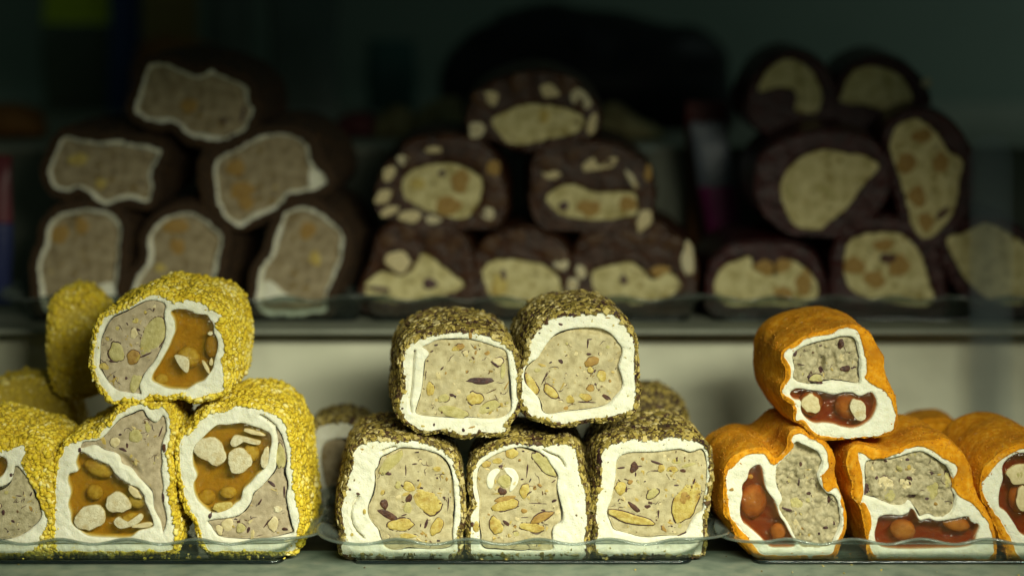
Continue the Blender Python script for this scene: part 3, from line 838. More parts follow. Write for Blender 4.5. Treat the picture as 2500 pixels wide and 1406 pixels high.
# ================================================================== FRONT ROW, MIDDLE PILE
roll('pist', 'upper left nut coated roll of the middle pile, dark slot in its filling', Dd,
     (200,480,250,410,350,360,480,320,620,300,800,290,950,310,1080,350,1200,400,1280,470,1310,560,1340,700,1335,850,1345,1000,1320,1080,1280,1150,1220,1210,1215,1300,1100,1310,950,1300,850,1330,700,1320,600,1280,480,1290,360,1280,250,1210,170,1130,140,1030,170,930,200,850,190,700,180,600),
     [(370,445,440,410,540,365,700,355,850,360,980,390,1100,430,1210,475,1245,560,1260,700,1275,850,1280,1000,1270,1090,1200,1150,1080,1175,900,1165,750,1165,600,1165,450,1150,310,1120,320,1030,360,900,375,780,385,650,400,580,440,520,410,475)],
     nuts=[('s_yellow', 905,965,82,62,15), ('s_green', 1050,1050,128,50,-25), ('green', 690,1100,150,55,10), ('yellow', 455,870,38,75,-5), ('pale', 1140,590,58,40,10), ('green', 1190,690,26,80,5),
           ('green', 590,960,55,42,-20), ('brown', 760,440,42,32,0), ('yellow', 720,460,50,24,-10), ('skin', 965,785,140,34,-2), ('pale', 995,787,62,14,0), ('dark', 1075,890,56,5,-24), ('brown', 1225,835,50,6,-60),
           ('skin', 1110,620,50,14,35), ('skin', 675,930,26,16,10), ('skin', 545,725,8,24,-20), ('skin', 515,425,22,9,-10), ('skin', 790,1278,15,20,0), ('skin', 495,1225,10,18,0), ('skin', 175,1062,14,10,0),
           ('dark', 305,490,24,8,0), ('brown', 860,330,18,44,0), ('skin', 575,660,8,24,40), ('skin', 470,490,20,8,-20), ('brown', 915,500,12,24,20), ('skin', 430,585,8,8,0), ('dark', 955,465,9,7,0), ('brown', 880,1250,40,8,-15), ('yellow', 380,1240,20,12,0)],
     grooves=[(300,480,285,580,280,700,270,850,250,980,262,1100)], group=gm, dx=-28, bulge=8, dents=[(1240,640,30,120,0,9)])

roll('pist', 'upper right nut coated roll of the middle pile, thick white arch over the filling', E,
     (240,650,245,560,300,470,380,370,500,300,640,275,800,265,980,250,1100,290,1180,360,1240,460,1280,530,1290,650,1280,760,1290,900,1300,1050,1270,1200,1100,1260,950,1290,800,1300,650,1340,500,1340,400,1300,270,1270,200,1180,170,1100,180,950,170,860,200,780,235,720),
     [(270,735,330,700,380,620,420,560,500,470,620,420,800,400,950,410,1050,460,1120,540,1165,620,1150,720,1130,790,1160,880,1170,980,1100,1080,1010,1170,850,1210,700,1230,550,1245,430,1260,370,1220,350,1130,310,1060,210,950,195,880,215,790)],
     nuts=[('s_yellow', 275,960,42,112,-32), ('s_yellow', 460,1030,92,40,40), ('brown', 860,740,74,48,-28), ('yellow', 960,880,42,60,-30), ('brown', 850,1000,40,34,20), ('yellow', 800,1085,66,34,12), ('yellow', 650,1110,40,42,20),
           ('brown', 612,1195,25,20,0), ('green', 330,820,36,20,0), ('skin', 560,735,26,18,30), ('skin', 825,560,8,50,5), ('skin', 845,520,24,5,0), ('dark', 558,368,24,11,15), ('skin', 835,665,24,12,0), ('dark', 1010,1090,46,22,35),
           ('skin', 400,900,7,70,25), ('skin', 460,745,18,8,-30), ('skin', 350,455,10,8,0), ('brown', 1020,305,24,6,5), ('skin', 895,830,16,8,-40), ('skin', 810,1135,95,7,2), ('skin', 900,960,10,14,0), ('green', 1218,1070,9,11,0), ('yellow', 850,820,30,34,-30)],
     group=gm, dx=-30, bulge=7, gap=2.6, fill_h=-7, dents=[(840,420,330,40,8,14), (1130,800,24,150,0,7)])

roll('pist', 'bottom left nut coated roll, double fold of cream down its left side', Fc,
     (150,420,230,350,350,320,480,330,560,320,700,330,830,380,930,430,990,500,1020,600,1040,720,1050,850,1050,980,1020,1100,1015,1215,800,1225,400,1225,75,1215,70,1080,50,980,50,880,80,760,110,650,140,540),
     [(370,470,440,430,540,385,640,385,780,410,880,450,950,530,980,640,990,760,1000,880,990,1000,980,1090,960,1200,700,1210,450,1210,370,1130,350,1080,310,1030,270,960,265,880,300,780,320,680,320,590,350,540)],
     nuts=[('green', 460,510,135,45,-42), ('s_yellow', 770,840,140,82,30), ('yellow', 610,715,50,42,20), ('s_yellow', 545,1030,108,52,0), ('yellow', 845,1045,48,78,30), ('dark', 440,955,98,30,28), ('dark', 405,860,32,44,-20),
           ('dark', 612,810,26,36,20), ('yellow', 845,565,36,20,0), ('skin', 585,580,5,48,0), ('skin', 440,605,26,12,0), ('skin', 360,517,8,14,0), ('dark', 186,768,18,9,10), ('skin', 118,732,9,12,-30), ('green', 520,700,24,36,0),
           ('skin', 905,805,14,8,10), ('skin', 755,1025,12,40,20), ('brown', 720,1105,14,12,0), ('yellow', 600,1125,70,22,5), ('green', 600,890,36,44,0), ('skin', 570,950,26,6,-20), ('skin', 660,523,22,6,-5), ('skin', 690,660,10,8,0), ('yellow', 240,920,16,20,0), ('skin', 848,640,8,9,0),
           ('skin', 940,860,5,60,4), ('yellow', 135,1110,14,14,0), ('brown', 220,400,14,8,0)],
     grooves=[(185,790,135,870,125,960,140,1030,175,1090,230,1140), (380,420,440,395,500,380)], floor=TRAY_FLOOR, group=gm, dx=-18, bulge=3, dents=[(985,690,20,160,0,12)])

roll('pist', 'middle nut coated roll of the bottom row, small white curl in its filling', G_,
     (150,440,230,350,330,290,450,250,530,230,640,245,760,250,880,240,1020,240,1090,300,1110,420,1130,550,1180,680,1190,850,1200,960,1170,1080,1160,1210,800,1225,400,1225,140,1210,110,1100,110,930,150,820,130,680,120,560),
     [(200,440,300,360,420,305,560,270,690,290,800,350,850,420,920,530,915,640,940,760,970,880,960,970,880,1030,870,1120,840,1200,400,1205,220,1180,190,1060,185,900,190,780,165,640,170,520)],
     nuts=[('yellow', 490,330,62,46,10), ('s_green', 795,430,150,56,42), ('cream', (260,560,290,500,350,465,382,490,335,560,318,640,290,660,265,630)), ('cream', (420,462,500,470,550,530,550,600,500,672,468,680,500,600,490,550,440,510)),
           ('green', 425,590,66,58,0), ('dark', 403,686,40,34,0), ('s_yellow', 430,810,120,58,-14), ('brown', 430,760,100,32,-12), ('yellow', 345,1000,60,80,-20), ('s_yellow', 680,1020,112,44,6), ('s_brown', 770,925,106,40,-22),
           ('yellow', 610,680,44,62,10), ('brown', 605,865,30,22,0), ('dark', 440,975,36,16,40), ('skin', 635,490,7,64,5), ('skin', 655,695,30,6,-35), ('skin', 615,925,34,4,-3), ('skin', 885,770,24,14,-25), ('skin', 390,450,22,14,0),
           ('yellow', 255,430,48,28,-20), ('yellow', 360,400,44,30,-10), ('skin', 880,590,22,6,-35), ('brown', 705,650,18,20,0), ('skin', 525,290,18,8,30), ('yellow', 170,1010,36,50,0), ('dark', 125,985,14,24,0), ('dark', 925,250,12,9,0),
           ('skin', 740,795,90,3,2), ('skin', 590,570,12,8,0), ('skin', 785,860,22,10,15)],
     grooves=[(780,300,850,335,920,360,960,400,985,450)], floor=TRAY_FLOOR, group=gm, dx=0, bulge=3, dents=[(945,790,22,110,-12,12)])

roll('pist', 'bottom right nut coated roll, upright yellow nut half in its filling', H,
     (130,430,200,340,320,300,450,285,600,290,750,270,900,290,1000,330,1050,400,1065,520,1060,650,1040,780,1030,900,1010,1010,1000,1190,900,1205,500,1205,110,1190,100,1050,80,930,90,800,120,700,135,560),
     [(265,480,310,425,400,400,550,395,680,385,800,370,900,395,990,370,1030,420,1045,520,1040,650,1020,800,1010,900,950,950,900,1020,840,1100,700,1110,500,1120,330,1090,240,1070,205,1000,180,910,215,820,240,700,255,600)],
     nuts=[('s_yellow', 862,830,100,178,28), ('s_yellow', 380,965,195,42,13), ('s_green', 575,755,55,38,-35), ('yellow', 300,710,48,54,0), ('green', 775,480,42,22,0), ('dark', 415,870,66,22,38), ('dark', 415,530,32,50,10),
           ('dark', 836,560,28,14,10), ('skin', 610,492,60,10,16), ('yellow', 745,548,46,28,0), ('dark', 530,866,28,16,0), ('skin', 350,722,7,24,5), ('skin', 625,930,7,36,5), ('green', 880,512,58,16,-16), ('skin', 310,535,36,8,-5),
           ('yellow', 650,540,30,34,20), ('skin', 595,562,40,5,0), ('skin', 460,520,24,7,0), ('skin', 930,650,9,26,20), ('brown', 490,458,15,14,0), ('skin', 778,685,20,7,0), ('skin', 508,652,10,6,-20), ('skin', 428,590,8,18,0), ('skin', 830,1100,40,6,-25), ('brown', 850,790,40,60,25)],
     floor=TRAY_FLOOR, group=gm, dx=-26, bulge=5, gap=2.0)

roll('pist', 'dim nut coated roll lying behind the right end of the middle front pile', (0, 0, 1),
     (1500,1010,1530,972,1600,962,1650,985,1672,1030,1680,1100,1672,1180,1640,1225,1540,1228,1500,1180,1490,1080),
     [(1530,1010,1600,992,1640,1040,1648,1150,1600,1195,1540,1190,1520,1090)], d=470, floor=TRAY_FLOOR, group=gm, bulge=1, L=170, ncr=3400, flecks=0, capped=True)
roll('pist', 'dim nut coated roll behind the left end of the middle pile, white crescent showing', (0, 0, 1),
     (770,1052,790,1036,850,1030,900,1050,930,1110,930,1190,900,1225,800,1225,775,1190,762,1110),
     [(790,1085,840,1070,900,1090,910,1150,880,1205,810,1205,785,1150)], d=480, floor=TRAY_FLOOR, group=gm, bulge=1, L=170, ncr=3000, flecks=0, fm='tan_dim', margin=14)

# ================================================================== FRONT ROW, RIGHT PILE
roll('orange', 'orange coated roll topping the right pile, square nougat above red jelly', I,
     (430,500,470,430,560,395,630,330,740,290,860,275,940,250,1010,215,1100,210,1190,250,1215,340,1240,450,1270,560,1270,660,1260,720,1350,790,1440,830,1500,900,1540,1000,1560,1130,1520,1240,1400,1290,1200,1310,1050,1320,900,1310,780,1290,700,1240,640,1150,550,1140,550,1060,530,950,430,890,430,800,490,700,490,600),
     [(520,480,580,420,690,370,820,335,900,320,1020,290,1120,300,1170,350,1190,450,1210,560,1200,650,1210,750,1180,780,1050,770,900,755,800,780,690,790,560,750,520,700,535,620,520,540)],
     [(490,870,560,820,700,835,830,855,930,880,1050,855,1130,865,1200,895,1300,855,1350,900,1370,970,1350,1060,1290,1150,1150,1220,1020,1210,930,1180,830,1170,730,1170,640,1110,600,1030,600,950,530,930)],
     nuts=[('pale', 705,975,92,92,0), ('white', 1180,1035,70,120,-22), ('s_green', 765,720,75,38,5), ('skin', 690,705,24,18,-20), ('dark', 1010,375,30,50,20), ('dark', 1055,625,50,34,0), ('skin', 1130,620,40,12,-15),  # dark and some skin pieces here paint the shade in nougat cavities
           ('skin', 545,470,22,30,30), ('skin', 600,580,36,6,8), ('skin', 800,390,18,8,0), ('skin', 1095,468,16,6,20), ('skin', 800,770,34,9,5), ('skin', 1145,405,8,8,0), ('skin', 640,435,7,7,0), ('skin', 820,655,24,40,-25)],
     emb=[(715,990,118,120,0,'nut_glow',14), (1110,1020,150,128,10,'nut_glow',15)],
     crust=(400,520,420,440,500,390,560,340,640,290,800,250,900,225,1000,195,1150,180,1290,250,1360,360,1440,500,1450,600,1470,730,1540,850,1570,950,1585,1130,1550,1260,1400,1315,1200,1330,1000,1350,850,1350,720,1310,620,1200,540,1150,530,1080,510,990,420,920,400,820,450,700,440,610),
     dents=[(810,570,34,100,5,20), (950,560,14,120,-12,10), (1170,400,40,90,-25,8)], fm='tan_grey', jm='jelly_red', crumbly=3.0, fill_h=-8, group=go, dx=-40, bulge=9, flecks=60, cracks=5, gap=2.4)

roll('orange', 'orange coated roll at bottom left of its pile, deep notch in its top', J,
     (215,700,225,600,290,550,350,480,430,440,560,430,620,470,660,530,710,520,780,460,830,410,870,340,850,290,880,240,960,235,1050,290,1130,320,1200,400,1220,490,1220,570,1180,620,1150,650,1170,750,1210,800,1270,760,1320,800,1350,920,1370,1050,1370,1150,1320,1230,1240,1330,1100,1345,700,1345,560,1335,450,1240,350,1180,290,1100,240,1020,225,870),
     [(715,540,780,480,830,430,890,315,960,335,1060,380,1120,420,1160,510,1150,570,1120,640,1150,740,1200,810,1260,830,1310,900,1340,1020,1340,1130,1290,1230,1220,1315,1000,1325,930,1290,860,1190,820,1120,760,1030,730,950,760,870,720,780,700,700,700,600)],
     [(440,590,500,545,545,540,575,600,590,720,620,800,680,880,715,960,745,1050,795,1120,835,1200,890,1300,750,1320,640,1310,540,1230,430,1150,380,1110,350,1030,350,930,370,830,370,740,420,670)],
     nuts=[('green', 905,925,62,52,0), ('dark', 1028,828,22,18,0), ('dark', 948,540,14,22,0), ('dark', 1230,880,18,44,10), ('skin', 820,985,60,14,15), ('skin', 1190,1160,24,16,0), ('skin', 1125,1215,14,12,0), ('skin', 1275,1120,10,20,0), ('brown', 265,780,22,16,-20), ('skin', 930,720,8,40,5)],  # some dark pieces here paint the shade of small cavities
     emb=[(490,910,125,165,0,'nut_glow',14), (730,1210,75,80,0,'nut_glow',13), (455,665,26,24,0,'nut_yellow',9)],
     crust=(190,720,200,580,260,480,350,420,480,380,590,375,650,430,700,480,760,430,810,370,820,290,860,205,960,185,1050,255,1180,315,1250,400,1285,500,1280,620,1300,700,1350,850,1400,1020,1395,1150,1345,1250,1260,1340,1000,1350,560,1345,430,1280,330,1230,260,1120,200,1050,190,880),
     dents=[(1000,390,130,50,25,20), (1130,780,44,60,0,24), (870,640,30,160,8,9), (1040,700,60,120,0,10)], fm='tan_grey', jm='jelly_red', crumbly=3.2, fill_h=-8, floor=TRAY_FLOOR, group=go, dx=-38, bulge=7, flecks=70, cracks=5, gap=1.2)

roll('orange', 'orange coated roll with a jutting left flap, grey nougat above dark jelly', K_,
     (150,370,200,370,260,415,390,410,500,370,640,310,720,320,800,350,900,420,1000,470,1010,540,980,600,990,690,1050,750,1150,810,1230,900,1290,1000,1310,1180,1000,1190,500,1190,310,1180,250,1080,270,980,250,870,200,800,172,815,200,720,190,600,180,520),
     [(215,490,250,430,400,420,500,400,600,370,700,355,800,400,870,450,940,500,980,600,985,700,1000,760,980,850,940,905,850,930,760,910,690,925,640,840,600,800,540,825,420,815,300,760,215,745,218,620)],
     [(340,920,420,900,520,905,585,885,610,845,650,875,690,950,760,935,860,955,1000,930,1100,915,1130,960,1200,990,1180,1060,1120,1140,800,1165,450,1165,330,1130,300,1060,320,980)],
     nuts=[('s_pale', 570,640,52,46,10), ('green', 930,620,34,70,5), ('green', 800,700,60,70,0), ('pale', 400,640,70,60,0), ('skin', 625,750,38,24,0), ('skin', 240,690,26,50,10), ('skin', 585,432,20,12,0), ('skin', 790,552,30,14,0), ('skin', 600,590,30,16,20), ('skin', 320,590,16,14,0),
           ('brown', 830,815,18,16,0), ('brown', 585,520,16,18,0), ('skin', 755,770,16,14,0), ('green', 430,740,60,50,20), ('skin', 400,445,16,10,0)],
     emb=[(550,1040,110,85,10,'nut_glow',9), (1010,990,115,62,12,'nut_glow',11)],
     crust=(60,450,90,345,160,300,300,330,420,350,540,325,660,275,800,262,900,245,1010,315,1090,425,1140,540,1155,650,1200,760,1280,900,1330,1020,1335,1190,1000,1200,400,1200,260,1180,220,1030,190,900,170,830,105,750,112,650,82,550),
     dents=[(925,520,44,110,-32,24), (235,690,34,80,5,18), (640,780,70,40,0,18)], fm='tan_grey', jm='jelly_red', crumbly=3.2, fill_h=-8, floor=TRAY_FLOOR, group=go, dx=-36, bulge=6, flecks=60, cracks=5, gap=2.0)

roll('orange', 'orange coated roll cut off by the right edge, dark jelly in thick cream', K_,
     (1270,560,1330,480,1420,400,1500,355,1600,330,1700,340,1850,450,1950,700,1950,1000,1850,1190,1560,1195,1470,1080,1380,960,1300,850,1240,740,1225,640),
     [], [(1400,480,1470,400,1560,370,1680,400,1780,600,1750,900,1650,1070,1560,1060,1500,980,1430,880,1370,830,1370,700,1400,600)],
     nuts=[('pale', (1430,540,1500,480,1600,470,1680,520,1650,620,1560,640,1490,640,1460,590)), ('s_green', 1550,560,44,54,0), ('pale', 1575,770,62,100,-5)],
     emb=[(1570,770,100,130,0,'nut_glow',14)],
     crust=(1215,620,1250,500,1330,410,1450,335,1600,290,1750,300,1950,480,2010,1000,1900,1195,1500,1195,1420,1100,1330,990,1280,860,1220,760),
     fm='tan_grey', jm='jelly_red', floor=TRAY_FLOOR, group=go, dx=-50, bulge=12, L=360)
roll('orange', 'dim orange coated roll at the back of the right front tray, mostly hidden', (0, 0, 1),
     (2215,1060,2250,1035,2310,1030,2350,1060,2362,1120,2350,1200,2310,1225,2240,1225,2200,1190,2195,1110),
     [(2240,1070,2300,1060,2330,1110,2320,1180,2250,1190,2225,1130)], d=470, floor=TRAY_FLOOR, group=go, bulge=1, L=170, ncr=1200, fm='tan_grey', flecks=0, capped=True)

# ================================================================== SECOND TIER
D2 = 950.0
F2 = -(768.0 - HOR) * (D + D2) / D          # tray floor of the second tier
gb, gc, gd = 'brown dusted rolls piled at the left of the second tier', 'dark glossy rolls with whole nuts piled at the middle of the second tier', 'wine red rolls piled at the right of the second tier'
M0 = (0, 0, 2.0); M5 = (0, 100, 2.009); M6 = (860, 100, 2.008); M7 = (1640, 80, 1.952)
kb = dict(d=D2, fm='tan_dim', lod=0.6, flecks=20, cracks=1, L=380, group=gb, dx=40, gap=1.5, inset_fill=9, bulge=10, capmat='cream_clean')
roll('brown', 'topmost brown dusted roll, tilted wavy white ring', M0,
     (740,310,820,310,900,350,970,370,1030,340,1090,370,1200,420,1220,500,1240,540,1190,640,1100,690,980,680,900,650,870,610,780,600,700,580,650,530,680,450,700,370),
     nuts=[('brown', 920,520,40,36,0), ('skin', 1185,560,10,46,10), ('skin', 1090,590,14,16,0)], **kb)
roll('brown', 'brown dusted roll under the topmost one, boxy white ring, at the left', M0,
     (330,660,400,680,500,690,560,680,660,700,790,730,770,790,740,850,750,920,720,990,620,970,520,1000,450,960,390,920,320,940,250,900,235,820,270,750,290,690),
     nuts=[('yellow', 380,780,46,34,0), ('yellow', 490,900,30,26,0)], **kb)
roll('brown', 'brown dusted roll with a slanting ring and white lump at its right', M0,
     (1060,780,1150,730,1250,670,1330,650,1430,660,1510,710,1520,790,1600,880,1540,930,1420,950,1350,1020,1240,1070,1180,1110,1100,1060,1060,980,1045,880),
     nuts=[('brown', 1180,930,60,44,0), ('brown', 1150,820,50,40,0), ('brown', 1200,990,40,36,0), ('cream', (1510,830,1550,810,1600,880,1560,925,1510,910)), ('skin', 1165,860,16,12,0)], crust=(960,850,1000,720,1120,650,1260,620,1420,610,1540,660,1580,760,1640,880,1580,960,1440,990,1350,1050,1200,1130,1080,1100,1000,1020), **kb)
roll('brown', 'bottom left brown dusted roll, white blob at its lower right', M5,
     (220,960,250,880,350,830,450,820,560,850,600,920,590,1020,590,1100,570,1200,560,1282,400,1290,220,1285,190,1180,185,1080,220,1000),
     nuts=[('brown', 290,950,46,46,0), ('brown', 400,910,36,40,0), ('cream', 515,1235,58,48,-20)], floor=F2, **kb)
roll('brown', 'middle brown dusted roll of its bottom row, partly behind a yellow roll', M5,
     (720,990,760,900,850,850,950,840,1040,900,1090,960,1080,1060,1060,1150,1030,1285,670,1285,660,1180,710,1100,730,1050),
     nuts=[('brown', 860,910,70,34,0), ('brown', 870,1010,40,36,0), ('yellow', 785,1115,28,22,0)], floor=F2, **kb)
roll('brown', 'bottom right brown dusted roll, narrow upright white ring', M5,
     (1370,900,1400,840,1490,810,1570,840,1650,900,1690,960,1680,1060,1650,1150,1600,1250,1580,1288,1280,1288,1275,1130,1330,1040,1340,980),
     nuts=[('brown', 1510,930,44,40,0), ('yellow', 1545,1070,28,34,0), ('cream', (1290,1190,1330,1180,1400,1240,1470,1270,1290,1280))], floor=F2, **kb)

def nutroll(label, outer, fill, nuts, floor=None, style='jelly', cap='jelly_dark', grp=gc, crop=M6, fm='tan_cream', **kw):
    if grp == gc:
        rr = random.Random(len(label)); o_ = np.array(outer, float).reshape(-1, 2); f_ = cr(np.array(fill[0], float).reshape(-1, 2), 8)
        for _ in range(9):
            p_ = o_[rr.randrange(len(o_))]; p_ = p_ + (o_.mean(0) - p_) * rr.uniform(0.12, 0.35)
            if not inside(p_[None], f_)[0] and dist(p_[None], f_)[0] > 28: nuts = list(nuts) + [('amber', float(p_[0]), float(p_[1]), rr.uniform(30, 60), rr.uniform(24, 38), rr.uniform(-60, 60))]
    a = dict(d=D2, lod=0.6, L=380, flecks=30, cracks=1, gap=0.6, bulge=8, capmat=cap, fm=fm, fill_h=1.5, pit=10, margin=4)
    a.update(kw)
    return roll(style, label, crop, outer, fill, nuts=nuts, floor=floor, group=grp, **a)
nutroll('topmost dark glossy nut roll, wide cream centre', (560,400,600,280,660,220,800,170,950,150,1080,190,1180,290,1220,380,1180,470,1100,500,960,530,800,530,700,480,600,480),
        [(680,400,740,350,860,310,1000,320,1100,350,1140,390,1100,450,980,480,850,510,760,500)],
        [('pale', 670,285,50,38,0), ('pale', 970,245,55,34,0), ('white', 1120,285,35,70,-45), ('white', 610,435,40,42,0), ('pale', 1175,410,26,52,15), ('yellow', 940,370,25,35,0)])
nutroll('dark glossy roll with pale nuts ringed all round its edge', (120,760,150,640,240,560,260,500,400,470,600,480,700,560,740,680,760,800,720,900,550,920,350,900,180,870,120,820),
        [(250,680,320,620,480,600,600,640,640,700,620,800,560,870,440,860,320,810,250,760)],
        [('pale', 180,650,45,28,-60), ('pale', 155,760,50,33,-50), ('pale', 180,835,45,22,-20), ('pale', 285,860,60,28,0), ('white', 395,876,40,20,0), ('white', 665,850,33,33,0), ('brown', 690,630,33,48,0), ('pale', 400,535,42,16,0), ('white', 255,585,38,26,0),
         ('yellow', 320,700,35,30,0), ('brown', 530,690,44,60,0), ('brown', 470,810,68,44,0), ('skin', 440,650,18,16,0)])
nutroll('dark glossy roll with an oblong pale nut lying above its filling', (880,700,900,560,1050,500,1250,500,1400,570,1470,680,1480,800,1440,920,1200,930,950,920,880,830),
        [(950,770,1000,720,1080,700,1200,740,1370,740,1400,800,1380,860,1200,880,1080,870,1000,840)],
        [('pale', 975,655,50,22,0), ('pale', 1215,600,85,38,-15), ('pale', 1430,880,33,58,20), ('brown', 1450,650,20,38,0), ('brown', 1160,820,60,40,0), ('brown', 1350,800,40,40,0), ('skin', 1035,810,26,24,0), ('white', 1370,680,16,50,-30)])
nutroll('bottom left dark glossy nut roll, peaked cream filling', (50,1180,100,1080,130,950,250,890,450,890,560,970,600,1100,595,1285,400,1290,60,1285),
        [(60,1200,140,1130,250,1150,310,1090,350,1040,430,1090,500,1150,550,1200,430,1250,250,1268,100,1260)],
        [('pale', 225,1080,62,52,0), ('skin', 380,1190,34,30,0), ('skin', 130,1215,60,12,10)], F2)
nutroll('middle dark glossy nut roll of its bottom row', (600,1100,650,980,800,920,950,940,1060,1030,1080,1150,1100,1285,850,1292,640,1285),
        [(640,1130,720,1070,860,1080,960,1110,1020,1180,1010,1260,850,1285,700,1270)],
        [('white', 1020,1080,34,45,-10), ('white', 1080,1200,26,45,0), ('yellow', 720,1200,40,56,0), ('skin', 740,1150,16,30,0)], F2)
nutroll('bottom right dark glossy roll, upright white nut on its right flank', (1090,1050,1150,950,1350,900,1500,900,1600,980,1680,1060,1690,1180,1650,1285,1400,1292,1110,1285),
        [(1180,1130,1280,1100,1350,1080,1430,1120,1470,1170,1560,1130,1610,1210,1500,1265,1350,1275,1200,1240)],
        [('white', 1120,1130,26,34,0), ('white', 1645,1070,30,88,0), ('brown', 1510,1130,50,30,0), ('skin', 1330,1170,20,24,0)], F2)

w_ = dict(style='wine', cap='jelly_dark2', grp=gd, crop=M7)
nutroll('bottom left wine red roll, cream lump beside brown nuts', (170,1210,200,1080,300,1010,450,1000,600,1010,700,1090,740,1230,720,1290,400,1295,180,1290),
        [(200,1210,250,1110,370,1065,400,1130,480,1150,560,1080,660,1140,700,1230,640,1280,400,1285,250,1280)],
        [('brown', 440,1130,45,50,0), ('brown', 530,1110,40,35,0), ('brown', 630,1190,42,58,0), ('brown', 530,1245,46,36,0)], F2, **w_)
nutroll('bottom middle wine red roll, four brown nuts set in cream', (770,1100,800,960,920,890,1100,890,1240,980,1290,1120,1300,1290,1100,1296,800,1290),
        [(820,1080,860,980,1000,950,1120,970,1190,1060,1230,1180,1250,1275,1150,1285,950,1260,840,1210)],
        [('brown', 870,1110,50,45,0), ('brown', 1010,1010,50,30,0), ('brown', 1080,1110,55,50,0), ('brown', 965,1175,55,40,0), ('dark', 1030,1075,40,25,0)], F2, **w_)
nutroll('wine red roll with a tilted plain cream oval, above the bottom row', (400,740,430,590,560,500,750,470,930,500,1030,600,1040,740,960,880,820,960,600,960,450,880),
        [(520,720,580,620,700,560,820,570,930,590,990,640,920,720,840,830,760,900,700,940,590,920,530,820)],
        [('green', 560,760,20,40,-30), ('green', 740,760,60,22,40)], None, **w_)
nutroll('upright wine red roll, tall cream slab full of brown nuts', (1010,500,1060,410,1170,370,1300,400,1400,500,1440,620,1430,780,1390,900,1290,1000,1200,1030,1120,970,1080,820,1040,660),
        [(1040,520,1080,440,1170,410,1260,470,1320,560,1390,610,1370,720,1360,820,1300,920,1210,990,1150,940,1120,820,1080,680,1050,600)],
        [('brown', 1190,490,48,36,0), ('brown', 1120,620,50,50,0), ('brown', 1170,780,42,52,0), ('brown', 1210,900,34,48,0), ('brown', 1280,620,38,54,0), ('dark', 1290,860,44,16,-40)], None, **w_)
nutroll('wine red roll at the right edge, large plain cream cut', (1280,980,1380,920,1500,880,1640,930,1770,1040,1800,1200,1750,1290,1500,1295,1390,1240,1310,1130),
        [(1310,975,1400,950,1500,905,1620,960,1740,1060,1760,1200,1690,1275,1560,1275,1430,1210,1350,1090)], [], F2, **w_)
nutroll('blurred upper left wine red roll with a yellow cream crescent', (360,330,400,220,470,140,560,95,680,120,760,210,790,330,760,450,640,500,480,490,380,430),
        [(410,280,450,190,540,125,630,150,700,230,715,340,680,385,590,375,590,290,500,265)], [], None, d=1150, **w_)
nutroll('blurred topmost wine red roll with a cream dome, beside the crescent one', (780,330,820,200,940,120,1090,140,1190,230,1230,330,1200,450,1080,500,880,500,790,430),
        [(800,310,860,190,970,160,1080,200,1140,280,1150,370,1080,385,950,355,830,335)], [('white', 1215,240,26,24,0)], None, d=1150, **w_)

# ================================================================== TRAYS
def rrect(x0, x1, y0, y1, r, n=8, per=24):
    P = []
    def line(a, b, m): return [(a[0] + (b[0] - a[0]) * t, a[1] + (b[1] - a[1]) * t) for t in np.linspace(0, 1, m, endpoint=False)]
    cs = [(x1 - r, y0 + r, -90), (x1 - r, y1 - r, 0), (x0 + r, y1 - r, 90), (x0 + r, y0 + r, 180)]
    ends = []
    for cx, cy, a0 in cs:
        arc = [(cx + r * math.cos(math.radians(a0 + 90 * t / n)), cy + r * math.sin(math.radians(a0 + 90 * t / n))) for t in range(n + 1)]
        ends.append(arc)
    m = [per, per, per * 2, per]
    for i_, arc in enumerate(ends):
        P += arc
        nx = ends[(i_ + 1) % 4][0]
        P += line(arc[-1], nx, m[(i_ + 1) % 4] * 2 + 1)[1:] if i_ in (1, 3) else line(arc[-1], nx, per + 1)[1:]
    return np.array(P)

